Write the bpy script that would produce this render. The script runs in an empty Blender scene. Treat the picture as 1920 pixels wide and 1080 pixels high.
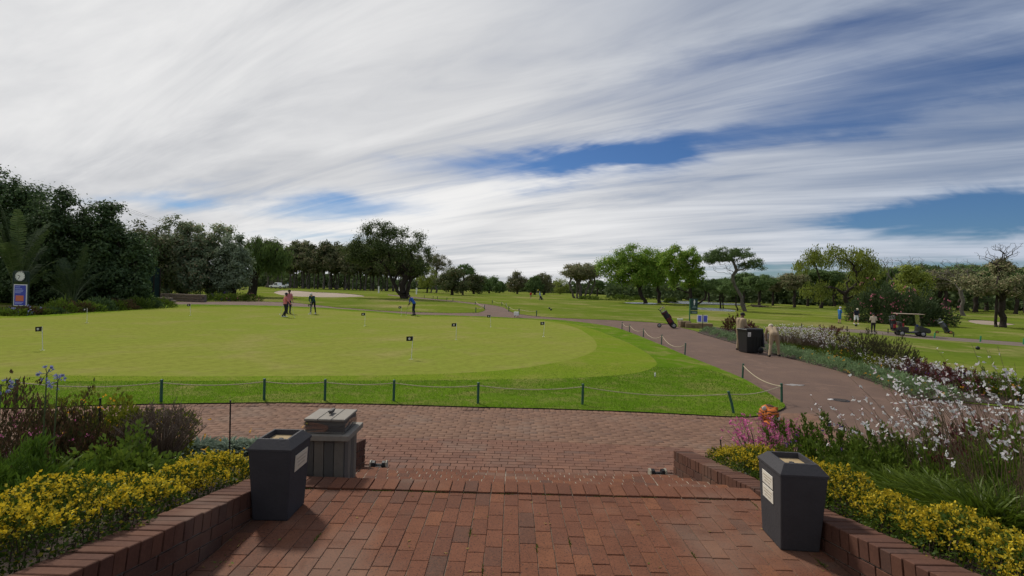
import bpy, bmesh, math, random
import numpy as np
from mathutils import Vector, Matrix
from mathutils.geometry import delaunay_2d_cdt

random.seed(11)
RNG = np.random.default_rng(11)
R = math.radians
S = bpy.context.scene
COL = S.collection
PI = math.pi

# ------------------------------------------------------------------ camera
CAMZ = 2.40
ROLL = R(1.5)
FPX = 960.0                       # focal length in pixels of a 1920 wide frame (18 mm)
cr, sr = math.cos(ROLL), math.sin(ROLL)
cam = bpy.data.objects.new('camera', bpy.data.cameras.new('camera'))
cam.data.lens = 18.0
cam.data.sensor_width = 36.0
cam.data.clip_start = 0.05
cam.data.clip_end = 6000
cam.matrix_world = Matrix(((cr, -sr, 0, 0), (0, 0, -1, 0), (sr, cr, 0, CAMZ), (0, 0, 0, 1)))
COL.objects.link(cam)
S.camera = cam

# ------------------------------------------------------------------ world, sun, exposure
SUN_AZ, SUN_EL = R(-38), R(47)    # sun to the front left, above the frame


def build_world():
    w = bpy.data.worlds.new('World')
    S.world = w
    w.cycles.sampling_method = 'MANUAL'
    w.cycles.sample_map_resolution = 256
    w.use_nodes = True
    nt = w.node_tree
    N, L = nt.nodes, nt.links
    N.clear()

    def val(x):
        n = N.new('ShaderNodeValue'); n.outputs[0].default_value = x
        return n.outputs[0]

    def m(op, a, b=None, c=None, clamp=False):
        n = N.new('ShaderNodeMath'); n.operation = op; n.use_clamp = clamp
        for i, x in enumerate((a, b, c)):
            if x is None:
                continue
            if isinstance(x, (int, float)):
                n.inputs[i].default_value = x
            else:
                L.new(x, n.inputs[i])
        return n.outputs[0]

    def comb(x, y, z):
        n = N.new('ShaderNodeCombineXYZ')
        for i, q in enumerate((x, y, z)):
            if isinstance(q, (int, float)):
                n.inputs[i].default_value = q
            else:
                L.new(q, n.inputs[i])
        return n.outputs[0]

    def noise(v, scale, detail, rough, dist=0.0):
        n = N.new('ShaderNodeTexNoise')
        n.inputs['Scale'].default_value = scale
        n.inputs['Detail'].default_value = detail
        n.inputs['Roughness'].default_value = rough
        n.inputs['Distortion'].default_value = dist
        L.new(v, n.inputs['Vector'])
        return n.outputs['Fac']

    def ramp(x, a, b, lo=0.0, hi=1.0):
        n = N.new('ShaderNodeMapRange'); n.interpolation_type = 'SMOOTHSTEP'
        L.new(x, n.inputs[0])
        for i, q in zip((1, 2, 3, 4), (a, b, lo, hi)):
            n.inputs[i].default_value = q
        return n.outputs[0]

    tc = N.new('ShaderNodeTexCoord')
    sep = N.new('ShaderNodeSeparateXYZ')
    L.new(tc.outputs['Generated'], sep.inputs[0])
    x, y, z = sep.outputs
    zc = m('ADD', m('MAXIMUM', z, 0.0), 0.10)
    gx, gy = m('DIVIDE', x, zc), m('DIVIDE', y, zc)
    # cloud sheet coordinates, streaks run along an axis a little left of the view
    a = R(-58)
    al = m('ADD', m('MULTIPLY', gx, math.sin(a)), m('MULTIPLY', gy, math.cos(a)))
    ac = m('SUBTRACT', m('MULTIPLY', gx, math.cos(a)), m('MULTIPLY', gy, math.sin(a)))
    st1 = noise(comb(m('MULTIPLY', al, 0.26), m('MULTIPLY', ac, 0.80), 3.1), 1.0, 5, 0.55, 0.6)
    st2 = noise(comb(m('MULTIPLY', al, 0.42), m('MULTIPLY', ac, 2.3), 7.7), 1.0, 6, 0.6, 0.9)
    big = noise(comb(m('MULTIPLY', al, 0.22), m('MULTIPLY', ac, 0.30), 1.3), 1.0, 3, 0.5, 0.3)
    # wispy edges: warp of the clear patches
    yy = m('MAXIMUM', y, 0.08)
    U, V = m('DIVIDE', x, yy), m('DIVIDE', z, yy)
    wz1 = noise(comb(m('MULTIPLY', U, 3.0), m('MULTIPLY', V, 11.0), 0.4), 1.0, 5, 0.62, 0.4)
    wz2 = noise(comb(m('MULTIPLY', U, 2.4), m('MULTIPLY', V, 9.0), 5.4), 1.0, 5, 0.6, 0.4)
    Uw = m('ADD', U, m('MULTIPLY', m('SUBTRACT', wz1, 0.5), 0.34))
    Vw = m('ADD', V, m('MULTIPLY', m('SUBTRACT', wz2, 0.5), 0.12))

    def gap(px, py, hx, hy, tilt, k):
        dx, dy = px - 960, 540 - py
        u0, v0 = (dx * cr - dy * sr) / FPX, (dx * sr + dy * cr) / FPX
        t = R(tilt) + ROLL
        du, dv = m('SUBTRACT', Uw, u0), m('SUBTRACT', Vw, v0)
        p = m('DIVIDE', m('ADD', m('MULTIPLY', du, math.cos(t)), m('MULTIPLY', dv, math.sin(t))), hx / FPX)
        q = m('DIVIDE', m('SUBTRACT', m('MULTIPLY', dv, math.cos(t)), m('MULTIPLY', du, math.sin(t))), hy / FPX)
        g = m('EXPONENT', m('MULTIPLY', m('ADD', m('MULTIPLY', p, p), m('MULTIPLY', q, q)), -1.0))
        return m('MULTIPLY', g, k)

    gaps = None
    for g in ((1120, 304, 210, 32, 5, 1.35), (1420, 258, 280, 28, 9, 0.42), (1830, 402, 230, 36, 5, 1.5),
              (1800, 130, 420, 90, 11, 0.60), (660, 380, 190, 26, 1, 0.85), (290, 372, 120, 20, -2, 0.65),
              (600, 445, 180, 24, 0, 0.75), (1480, 512, 170, 20, 1, 0.75), (1850, 490, 150, 16, 2, 0.8),
              (1650, 430, 90, 12, 4, 0.4), (1560, 60, 380, 40, 14, 0.25), (900, 300, 130, 18, 3, 0.3)):
        o = gap(*g)
        gaps = o if gaps is None else m('ADD', gaps, o)
    dens = m('ADD', m('MULTIPLY', m('SUBTRACT', st1, 0.5), 1.1), m('MULTIPLY', m('SUBTRACT', st2, 0.5), 1.15))
    dens = m('ADD', dens, m('MULTIPLY', m('SUBTRACT', big, 0.5), 0.7))
    # the sheet thins towards the right (+x) side of the sky
    dens = m('ADD', dens, m('SUBTRACT', 0.86, m('MULTIPLY', x, 0.30)))
    dens = m('SUBTRACT', dens, gaps)
    cover = ramp(dens, -0.18, 0.88)
    shade = ramp(m('ADD', m('ADD', m('MULTIPLY', st1, 0.5), m('MULTIPLY', big, 0.45)), m('MULTIPLY', st2, 0.35)), 0.46, 0.82)

    sky = N.new('ShaderNodeTexSky')
    sky.sky_type = 'NISHITA'
    sky.sun_disc = False
    sky.sun_elevation = SUN_EL
    sky.sun_rotation = SUN_AZ
    sky.altitude = 10
    sky.dust_density = 0.5
    sky.ozone_density = 2.5
    # deeper blue of the clear patches
    gm = N.new('ShaderNodeGamma'); gm.inputs[1].default_value = 1.25
    L.new(sky.outputs[0], gm.inputs[0])
    sc_ = N.new('ShaderNodeMix'); sc_.data_type = 'RGBA'; sc_.blend_type = 'MULTIPLY'
    sc_.inputs[0].default_value = 1.0
    L.new(gm.outputs[0], sc_.inputs[6])
    sc_.inputs[7].default_value = (0.23, 0.31, 0.41, 1)
    # cloud colour: white towards the sun side, greyer and bluer away from it
    cl = N.new('ShaderNodeMix'); cl.data_type = 'RGBA'
    L.new(shade, cl.inputs[0])
    cl.inputs[6].default_value = (4.9, 5.05, 5.4, 1)
    cl.inputs[7].default_value = (8.8, 8.75, 8.7, 1)
    side = ramp(m('SUBTRACT', x, m('MULTIPLY', z, -0.55)), 0.05, 0.95, 0.0, 1.0)
    cl2 = N.new('ShaderNodeMix'); cl2.data_type = 'RGBA'; cl2.blend_type = 'MULTIPLY'
    L.new(side, cl2.inputs[0])
    L.new(cl.outputs[2], cl2.inputs[6])
    cl2.inputs[7].default_value = (0.52, 0.60, 0.74, 1)
    mx = N.new('ShaderNodeMix'); mx.data_type = 'RGBA'
    L.new(cover, mx.inputs[0])
    L.new(sc_.outputs[2], mx.inputs[6])
    L.new(cl2.outputs[2], mx.inputs[7])
    bg = N.new('ShaderNodeBackground')
    bg.inputs['Strength'].default_value = 0.10
    L.new(mx.outputs[2], bg.inputs['Color'])
    out = N.new('ShaderNodeOutputWorld')
    L.new(bg.outputs[0], out.inputs['Surface'])


build_world()
sun = bpy.data.objects.new('sun', bpy.data.lights.new('sun', 'SUN'))
sun.data.energy = 3.2
sun.data.angle = R(6)
sun.data.color = (1.0, 0.95, 0.86)
sd = Vector((math.sin(SUN_AZ) * math.cos(SUN_EL), math.cos(SUN_AZ) * math.cos(SUN_EL), math.sin(SUN_EL)))
sun.rotation_euler = sd.to_track_quat('Z', 'Y').to_euler()
sun.location = (-20, 20, 40)
COL.objects.link(sun)
S.view_settings.view_transform = 'Standard'
S.view_settings.look = 'None'
S.view_settings.gamma = 1.0
S.view_settings.exposure = 0.0
try:
    S.view_settings.use_curve_mapping = False
except Exception:
    pass
S.render.engine = 'CYCLES'
S.cycles.max_bounces = 3
S.cycles.diffuse_bounces = 2
S.cycles.glossy_bounces = 2
S.cycles.transmission_bounces = 2
S.cycles.use_adaptive_sampling = True
S.cycles.adaptive_threshold = 0.02
S.cycles.use_light_tree = False
S.cycles.transparent_max_bounces = 4
S.cycles.use_denoising = True

# ------------------------------------------------------------------ ground shape
CP = np.array([  # x, y, z of the lie of the land
    (-10, 8, .02), (0, 7, .04), (6, 9, 0), (-12, 14, 0), (0, 14, -.02), (6, 12, -.08), (10.6, 13.9, -.2), (8, 15, -.15),
    (-25, 27, .05), (-14, 35, 0), (-8, 40.5, 0), (0, 25, 0), (0, 37, -.12), (4, 22, -.08), (5, 30, -.2), (-20, 20, 0),
    (-36, 37, 0), (-30, 43, .05), (-20, 42, 0), (10.8, 24, -.22), (11.4, 37.6, -.2), (16, 47, -.2),
    (-14, 49, .4), (-5, 50, .35), (-25, 50, .2), (4, 48, .0), (-14.4, 68.3, .6), (-30, 60, .2), (-36, 70, .3),
    (-26, 70, .43), (-34, 90, 1.0), (-24, 90, .95), (-45, 92, .8), (-14, 90, .7), (0, 75, .2), (0, 110, .1), (-74, 158, .5),
    (-30, 150, .4), (0, 330, 0), (-100, 250, .5), (100, 300, -.5), (200, 300, -1), (-200, 200, 1), (34, 43.8, -.9),
    (33, 51, -.3), (44, 55, -.6), (20, 60, -.3), (62, 67, -.6), (25, 90, -.5), (45, 100, -.6), (22.7, 26, -.8),
    (20, 20, -.6), (12, 10, -.25), (18, 14, -.6), (30, 28, -.9), (0, 0, 0), (-8, 0, .05), (8, 0, -.1), (0, -20, 0),
    (-40, 20, .1), (50, 20, -1), (600, 700, -1), (-600, 700, 1), (0, 900, 0), (-45, 50, .1), (80, 60, -.8), (25, 80, -.5), (30, 86, -.5), (38, 84, -.5), (32, 76, -.5), (42, 92, -.5), (36, 98, -.5), (24, 96, -.5), (20, 86, -.5), (44, 80, -.5)], float)
CPE = (1.0 + 0.10 * np.hypot(CP[:, 0], CP[:, 1])) ** 2


def H(x, y):
    x = np.asarray(x, float); y = np.asarray(y, float)
    sh = x.shape
    X, Y = x.ravel(), y.ravel()
    d2 = (X[:, None] - CP[None, :, 0]) ** 2 + (Y[:, None] - CP[None, :, 1]) ** 2
    w = 1.0 / (d2 + CPE[None, :]) ** 1.6
    z = (w * CP[None, :, 2]).sum(1) / w.sum(1)
    return z.reshape(sh)


def h(x, y):
    return float(H(np.array([x]), np.array([y]))[0])


def ray(px, py):
    dx, dy = px - 960.0, 540.0 - py
    return (dx * cr - dy * sr) / FPX, (dx * sr + dy * cr) / FPX


_DS = np.geomspace(4.0, 700.0, 500)


def at(px, py):
    """the spot on the ground that the photograph shows there"""
    u, v = ray(px, py)
    g = CAMZ + v * _DS - H(u * _DS, _DS)
    k = np.where(g <= 0)[0]
    if len(k) == 0:
        D = 500.0
    else:
        i = k[0]
        if i == 0:
            D = _DS[0]
        else:
            D = _DS[i - 1] + (_DS[i] - _DS[i - 1]) * g[i - 1] / (g[i - 1] - g[i])
    return Vector((u * D, D, h(u * D, D)))


def atD(px, D):
    """ground point in the direction of column px (at horizon height) at depth D"""
    u, _ = ray(px, 545)
    return Vector((u * D, D, h(u * D, D)))


def zat(px, py, D):
    return CAMZ + ray(px, py)[1] * D


# ------------------------------------------------------------------ materials
MATS = {}


def newmat(name):
    mt = bpy.data.materials.new(name)
    mt.use_nodes = True
    nt = mt.node_tree
    nt.nodes.clear()
    o = nt.nodes.new('ShaderNodeOutputMaterial')
    return mt, nt.nodes, nt.links, o


def mix(N, L, fac, a, b, blend='MIX'):
    n = N.new('ShaderNodeMix'); n.data_type = 'RGBA'; n.blend_type = blend
    for i, q in ((0, fac), (6, a), (7, b)):
        if isinstance(q, (int, float)):
            n.inputs[i].default_value = q
        elif isinstance(q, tuple):
            n.inputs[i].default_value = (*q[:3], 1)
        else:
            L.new(q, n.inputs[i])
    return n.outputs[2]


def nz(N, L, vec, scale, detail=4, rough=.55, dist=0):
    n = N.new('ShaderNodeTexNoise')
    n.inputs['Scale'].default_value = scale
    n.inputs['Detail'].default_value = detail
    n.inputs['Roughness'].default_value = rough
    n.inputs['Distortion'].default_value = dist
    if vec is not None:
        L.new(vec, n.inputs['Vector'])
    return n.outputs['Fac']


def rng_(N, L, x, a, b, lo=0., hi=1.):
    n = N.new('ShaderNodeMapRange')
    n.interpolation_type = 'SMOOTHSTEP'
    L.new(x, n.inputs[0])
    for i, q in zip((1, 2, 3, 4), (a, b, lo, hi)):
        n.inputs[i].default_value = q
    return n.outputs[0]


def bump(N, L, hgt, strength, dist):
    b = N.new('ShaderNodeBump')
    b.inputs['Strength'].default_value = strength
    b.inputs['Distance'].default_value = dist
    L.new(hgt, b.inputs['Height'])
    return b.outputs[0]


def coords(N, kind='Object'):
    return N.new('ShaderNodeTexCoord').outputs[kind]


def M_plain(name, col, rough=.6, metal=0., var=.18, scale=14., bmp=.15, spec=.4, bdist=.004):
    if name in MATS:
        return MATS[name]
    mt, N, L, o = newmat(name)
    p = N.new('ShaderNodeBsdfPrincipled')
    c = coords(N)
    n1, n2 = nz(N, L, c, scale, 5, .6), nz(N, L, c, scale * 7, 3)
    dark = tuple(q * (1 - var) for q in col)
    lite = tuple(min(1, q * (1 + var)) for q in col)
    cc = mix(N, L, n1, dark, lite)
    cc = mix(N, L, rng_(N, L, n2, .5, .75, 0, .35), cc, tuple(q * .75 for q in col))
    L.new(cc, p.inputs['Base Color'])
    p.inputs['Roughness'].default_value = rough
    p.inputs['Metallic'].default_value = metal
    p.inputs['Specular IOR Level'].default_value = spec
    if bmp:
        L.new(bump(N, L, n2, bmp, bdist), p.inputs['Normal'])
    L.new(p.outputs[0], o.inputs[0])
    MATS[name] = mt
    return mt


def M_glass(name, col=(.75, .85, .82), alpha=.35):
    mt, N, L, o = newmat(name)
    g = N.new('ShaderNodeBsdfGlossy'); g.inputs['Roughness'].default_value = .05
    g.inputs['Color'].default_value = (.9, .9, .9, 1)
    t = N.new('ShaderNodeBsdfTransparent'); t.inputs['Color'].default_value = (*col, 1)
    mx = N.new('ShaderNodeMixShader'); mx.inputs[0].default_value = alpha
    L.new(t.outputs[0], mx.inputs[1]); L.new(g.outputs[0], mx.inputs[2])
    L.new(mx.outputs[0], o.inputs[0])
    return mt


def M_leaf(name, a, b, c=None, tr=.28, rough=.5, spec=.3, patch=.6, cfrac=.15):
    """leaf colour varies leaf by leaf, and in patches of the plant"""
    if name in MATS:
        return MATS[name]
    mt, N, L, o = newmat(name)
    g = N.new('ShaderNodeNewGeometry')
    rnd = g.outputs['Random Per Island']
    co = coords(N)
    n1 = nz(N, L, co, patch, 3)
    oi = N.new('ShaderNodeObjectInfo')
    cc = mix(N, L, rnd, a, b)
    if c is not None:
        cc = mix(N, L, rng_(N, L, rnd, 1 - cfrac - .02, 1 - cfrac + .02), cc, c)
    cc = mix(N, L, rng_(N, L, n1, .35, .65, 0, .45), cc, tuple(q * .6 for q in a))
    hs = N.new('ShaderNodeHueSaturation')
    mr = N.new('ShaderNodeMapRange')
    L.new(oi.outputs['Random'], mr.inputs[0])
    mr.inputs[3].default_value = 1.0; mr.inputs[4].default_value = 1.4
    L.new(mr.outputs[0], hs.inputs['Value'])
    L.new(cc, hs.inputs['Color'])
    p = N.new('ShaderNodeBsdfDiffuse')
    L.new(hs.outputs[0], p.inputs['Color'])
    t = N.new('ShaderNodeBsdfTranslucent')
    L.new(hs.outputs[0], t.inputs['Color'])
    mx = N.new('ShaderNodeMixShader'); mx.inputs[0].default_value = tr
    L.new(p.outputs[0], mx.inputs[1]); L.new(t.outputs[0], mx.inputs[2])
    gl = N.new('ShaderNodeBsdfGlossy'); gl.inputs['Roughness'].default_value = rough
    m2 = N.new('ShaderNodeMixShader'); m2.inputs[0].default_value = spec * .045
    L.new(mx.outputs[0], m2.inputs[1]); L.new(gl.outputs[0], m2.inputs[2])
    L.new(m2.outputs[0], o.inputs[0])
    MATS[name] = mt
    return mt


def M_brick(name, island, base=((.155, .063, .036), (.126, .052, .032), (.186, .076, .039), (.096, .055, .040)), speck=1.0):
    mt, N, L, o = newmat(name)
    if island:
        rnd = N.new('ShaderNodeNewGeometry').outputs['Random Per Island']
    else:
        rnd = N.new('ShaderNodeObjectInfo').outputs['Random']
    rp = N.new('ShaderNodeValToRGB')
    rp.color_ramp.interpolation = 'LINEAR'
    e = rp.color_ramp.elements
    e[0].position = 0; e[0].color = (*base[1], 1)
    e[1].position = 1; e[1].color = (*base[3], 1)
    for pos, q in ((.30, base[0]), (.55, base[0]), (.72, base[2]), (.86, base[1])):
        k = e.new(pos); k.color = (*q, 1)
    L.new(rnd, rp.inputs[0])
    pos = N.new('ShaderNodeNewGeometry').outputs['Position']
    n1 = nz(N, L, pos, 3.0, 5, .65)
    n2 = nz(N, L, pos, 55, 4, .6)
    n3 = nz(N, L, pos, 130, 2, .5)
    n4 = nz(N, L, pos, .9, 4, .6)
    cc = mix(N, L, rng_(N, L, n1, .35, .7, 0, .5), rp.outputs[0], tuple(q * .62 for q in base[0]))
    cc = mix(N, L, rng_(N, L, n2, .45, .75, 0, .45), cc, tuple(min(1, q * 1.35) for q in base[0]))
    cc = mix(N, L, rng_(N, L, n3, .585, .645, 0, .9 * speck), cc, (.045, .025, .02))
    # foot traffic dust and grime in broad patches
    cc = mix(N, L, rng_(N, L, n4, .50, .70, 0, .38), cc, (.20, .145, .11))
    n6 = nz(N, L, pos, 1.7, 5, .7, 1.2)
    cc = mix(N, L, rng_(N, L, n6, .55, .70, 0, .5), cc, tuple(q * .5 for q in base[0]))
    p = N.new('ShaderNodeBsdfPrincipled')
    L.new(cc, p.inputs['Base Color'])
    p.inputs['Roughness'].default_value = .85
    p.inputs['Specular IOR Level'].default_value = .12
    L.new(bump(N, L, n2, .35, .004), p.inputs['Normal'])
    L.new(p.outputs[0], o.inputs[0])
    MATS[name] = mt
    return mt


def M_grass(name, a, b, dry, dryamt=.3, patch=.12, fine=9., stripe=None, bmp=.5):
    """a: main colour, b: fresh colour, dry: worn or dry grass in patches"""
    mt, N, L, o = newmat(name)
    pos = N.new('ShaderNodeNewGeometry').outputs['Position']
    mp = N.new('ShaderNodeMapping'); mp.inputs['Scale'].default_value = (1, 1, .2)
    L.new(pos, mp.inputs[0])
    v = mp.outputs[0]
    n1 = nz(N, L, v, patch, 5, .6, .4)
    n2 = nz(N, L, v, patch * 5, 5, .65)
    n3 = nz(N, L, v, fine, 6, .7)
    n4 = nz(N, L, v, fine * 7, 3, .6)
    cc = mix(N, L, rng_(N, L, n1, .35, .65), a, b)
    cc = mix(N, L, rng_(N, L, n2, .48, .74, 0, dryamt), cc, dry)
    n5 = nz(N, L, v, patch * 1.7, 4, .6, .8)
    cc = mix(N, L, rng_(N, L, n5, .50, .72, 0, dryamt), cc, dry)
    cc = mix(N, L, rng_(N, L, n3, .4, .7, 0, .5), cc, tuple(q * .55 for q in a))
    cc = mix(N, L, rng_(N, L, n4, .5, .8, 0, .4), cc, tuple(q * .45 for q in a))
    if stripe:
        ang, wid, amt = stripe
        m2 = N.new('ShaderNodeMapping'); m2.inputs['Rotation'].default_value = (0, 0, ang)
        L.new(pos, m2.inputs[0])
        wv = N.new('ShaderNodeTexWave'); wv.inputs['Scale'].default_value = 1.0 / wid
        wv.inputs['Distortion'].default_value = .6
        L.new(m2.outputs[0], wv.inputs[0])
        cc = mix(N, L, rng_(N, L, wv.outputs['Fac'], .3, .7, 0, amt), cc, tuple(q * .6 for q in b))
    p = N.new('ShaderNodeBsdfPrincipled')
    L.new(cc, p.inputs['Base Color'])
    p.inputs['Roughness'].default_value = 1.
    p.inputs['Specular IOR Level'].default_value = .0
    L.new(bump(N, L, n4, bmp, .03), p.inputs['Normal'])
    L.new(p.outputs[0], o.inputs[0])
    MATS[name] = mt
    return mt


def M_bark(name, col):
    if name in MATS:
        return MATS[name]
    mt, N, L, o = newmat(name)
    c = coords(N)
    mp = N.new('ShaderNodeMapping'); mp.inputs['Scale'].default_value = (6, 6, 1.2)
    L.new(c, mp.inputs[0])
    n1 = nz(N, L, mp.outputs[0], 1.5, 6, .65)
    cc = mix(N, L, n1, tuple(q * .5 for q in col), tuple(q * 1.5 for q in col))
    p = N.new('ShaderNodeBsdfPrincipled')
    L.new(cc, p.inputs['Base Color'])
    p.inputs['Roughness'].default_value = .9
    p.inputs['Specular IOR Level'].default_value = .15
    L.new(bump(N, L, n1, .8, .05), p.inputs['Normal'])
    L.new(p.outputs[0], o.inputs[0])
    MATS[name] = mt
    return mt


def M_ground(name, a, b, c, scale=2., fine=40., bmp=.5, bd=.01, rough=.9):
    mt, N, L, o = newmat(name)
    pos = N.new('ShaderNodeNewGeometry').outputs['Position']
    n1, n2, n3 = nz(N, L, pos, scale, 5, .6), nz(N, L, pos, fine, 5, .7), nz(N, L, pos, scale * .25, 4)
    cc = mix(N, L, rng_(N, L, n1, .3, .7), a, b)
    cc = mix(N, L, rng_(N, L, n2, .5, .75, 0, .6), cc, c)
    cc = mix(N, L, rng_(N, L, n3, .5, .75, 0, .35), cc, tuple(min(1, q * 1.35) for q in a))
    n4 = nz(N, L, pos, scale * .6, 6, .75, 1.5)
    cc = mix(N, L, rng_(N, L, n4, .54, .66, 0, .45), cc, tuple(min(1, q * 1.6) for q in a))
    p = N.new('ShaderNodeBsdfPrincipled')
    L.new(cc, p.inputs['Base Color'])
    p.inputs['Roughness'].default_value = rough
    p.inputs['Specular IOR Level'].default_value = .25
    L.new(bump(N, L, n2, bmp, bd), p.inputs['Normal'])
    L.new(p.outputs[0], o.inputs[0])
    MATS[name] = mt
    return mt


def M_water(name):
    mt, N, L, o = newmat(name)
    pos = N.new('ShaderNodeNewGeometry').outputs['Position']
    n = nz(N, L, pos, 1.2, 4)
    p = N.new('ShaderNodeBsdfPrincipled')
    p.inputs['Base Color'].default_value = (.16, .17, .165, 1)
    p.inputs['Roughness'].default_value = .22
    p.inputs['Specular IOR Level'].default_value = .5
    L.new(bump(N, L, n, .9, .35), p.inputs['Normal'])
    L.new(p.outputs[0], o.inputs[0])
    MATS[name] = mt
    return mt


# ------------------------------------------------------------------ mesh helpers
class MB:
    def __init__(s):
        s.v, s.f = [], []

    def add(s, vs, fs):
        b = len(s.v)
        s.v += [tuple(map(float, q)) for q in vs]
        s.f += [tuple(b + i for i in q) for q in fs]
        return s

    def box(s, c, d, rz=0., rx=0., ry=0., taper=(1, 1)):
        x, y, z = (q / 2 for q in d)
        tx, ty = taper
        vs = [(-x, -y, -z), (x, -y, -z), (x, y, -z), (-x, y, -z), (-x * tx, -y * ty, z), (x * tx, -y * ty, z), (x * tx, y * ty, z), (-x * tx, y * ty, z)]
        M = Matrix.Rotation(rz, 3, 'Z') @ Matrix.Rotation(ry, 3, 'Y') @ Matrix.Rotation(rx, 3, 'X')
        c = Vector(c)
        return s.add([M @ Vector(q) + c for q in vs], [(0, 3, 2, 1), (4, 5, 6, 7), (0, 1, 5, 4), (1, 2, 6, 5), (2, 3, 7, 6), (3, 0, 4, 7)])

    def tube(s, pts, r, n=8, cap=True):
        pts = [Vector(p) for p in pts]
        if not hasattr(r, '__len__'):
            r = [r] * len(pts)
        vs, fs = [], []
        ref = None
        for i, p in enumerate(pts):
            t = (pts[min(i + 1, len(pts) - 1)] - pts[max(i - 1, 0)])
            if t.length < 1e-9:
                t = Vector((0, 0, 1))
            t.normalize()
            if ref is None:
                ref = Vector((1, 0, 0)) if abs(t.x) < .8 else Vector((0, 1, 0))
            a = (ref - t * ref.dot(t)).normalized()
            b = t.cross(a)
            ref = a
            for k in range(n):
                q = 2 * PI * k / n
                vs.append(p + a * (math.cos(q) * r[i]) + b * (math.sin(q) * r[i]))
        for i in range(len(pts) - 1):
            for k in range(n):
                k2 = (k + 1) % n
                fs.append((i * n + k, i * n + k2, (i + 1) * n + k2, (i + 1) * n + k))
        if cap:
            fs.append(tuple(range(n - 1, -1, -1)))
            fs.append(tuple((len(pts) - 1) * n + k for k in range(n)))
        return s.add(vs, fs)

    def lathe(s, prof, n=16, c=(0, 0, 0), axis='Z', cap=True):
        vs, fs = [], []
        for (r, z) in prof:
            for k in range(n):
                q = 2 * PI * k / n
                p = (r * math.cos(q), r * math.sin(q), z)
                if axis == 'Y':
                    p = (p[0], p[2], p[1])
                elif axis == 'X':
                    p = (p[2], p[0], p[1])
                vs.append((p[0] + c[0], p[1] + c[1], p[2] + c[2]))
        for i in range(len(prof) - 1):
            for k in range(n):
                k2 = (k + 1) % n
                fs.append((i * n + k, i * n + k2, (i + 1) * n + k2, (i + 1) * n + k))
        if cap:
            fs.append(tuple(range(n - 1, -1, -1)))
            fs.append(tuple((len(prof) - 1) * n + k for k in range(n)))
        return s.add(vs, fs)

    def ell(s, c, r, nu=10, nv=7, M=None):
        prof = [(math.sin(PI * i / nv), -math.cos(PI * i / nv)) for i in range(nv + 1)]
        prof[0] = (.02, -1); prof[-1] = (.02, 1)
        if not hasattr(r, '__len__'):
            r = (r, r, r)
        t = MB().lathe(prof, nu)
        vs = [Vector((q[0] * r[0], q[1] * r[1], q[2] * r[2])) for q in t.v]
        if M is not None:
            vs = [M @ q for q in vs]
        c = Vector(c)
        return s.add([q + c for q in vs], t.f)

    def prism(s, poly, a, b, axis='X'):
        """polygon of (p, q) extruded from a to b along axis; X: (y,z), Y: (x,z), Z: (x,y)"""
        n = len(poly)
        f = {'X': lambda p, q, t: (t, p, q), 'Y': lambda p, q, t: (p, t, q), 'Z': lambda p, q, t: (p, q, t)}[axis]
        vs = [f(p, q, a) for p, q in poly] + [f(p, q, b) for p, q in poly]
        fs = [tuple(range(n - 1, -1, -1)), tuple(range(n, 2 * n))] + [(i, (i + 1) % n, n + (i + 1) % n, n + i) for i in range(n)]
        return s.add(vs, fs)

    def build(s, name, mat, parent=None, smooth=False, bevel=0., loc=None, seg=1):
        me = bpy.data.meshes.new(name)
        me.from_pydata(s.v, [], s.f)
        bm = bmesh.new(); bm.from_mesh(me)
        bmesh.ops.recalc_face_normals(bm, faces=bm.faces)
        if bevel:
            bmesh.ops.bevel(bm, geom=bm.edges[:], offset=bevel, segments=seg, affect='EDGES', profile=.6, clamp_overlap=True)
        bm.to_mesh(me); bm.free()
        if smooth:
            me.polygons.foreach_set('use_smooth', [True] * len(me.polygons))
        me.materials.append(mat)
        return link(name, me, parent, loc)


def link(name, me, parent=None, loc=None):
    o = bpy.data.objects.new(name, me)
    COL.objects.link(o)
    if parent is not None:
        o.parent = parent
    if loc is not None:
        o.location = loc
    return o


def fast(name, V, F, mat, parent=None, smooth=False):
    """mesh from arrays; F is (m,k)"""
    V = np.asarray(V, np.float32); F = np.asarray(F, np.int32)
    me = bpy.data.meshes.new(name)
    me.vertices.add(len(V)); me.vertices.foreach_set('co', V.ravel())
    m, k = F.shape
    me.loops.add(m * k); me.loops.foreach_set('vertex_index', F.ravel())
    me.polygons.add(m)
    me.polygons.foreach_set('loop_start', np.arange(0, m * k, k, dtype=np.int32))
    if smooth:
        me.polygons.foreach_set('use_smooth', np.ones(m, bool))
    me.update(calc_edges=True)
    me.materials.append(mat)
    return link(name, me, parent)


def tag(o, label=None, cat=None, group=None, kind=None):
    if label: o['label'] = label
    if cat: o['category'] = cat
    if group: o['group'] = group
    if kind: o['kind'] = kind
    return o


def thing(name, label, cat, loc=(0, 0, 0), rz=0., group=None, scale=None):
    o = bpy.data.objects.new(name, None)
    o.empty_display_size = .2
    COL.objects.link(o)
    o.location = loc
    o.rotation_euler = (0, 0, rz)
    if scale is not None:
        o.scale = scale if hasattr(scale, '__len__') else (scale,) * 3
    return tag(o, label, cat, group)


def copy_tree(o, parent=None):
    c = o.copy()
    COL.objects.link(c)
    c.parent = parent
    for ch in list(o.children):
        copy_tree(ch, c)
    return c


def unit(a):
    return a / (np.linalg.norm(a, axis=-1, keepdims=True) + 1e-9)


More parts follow.
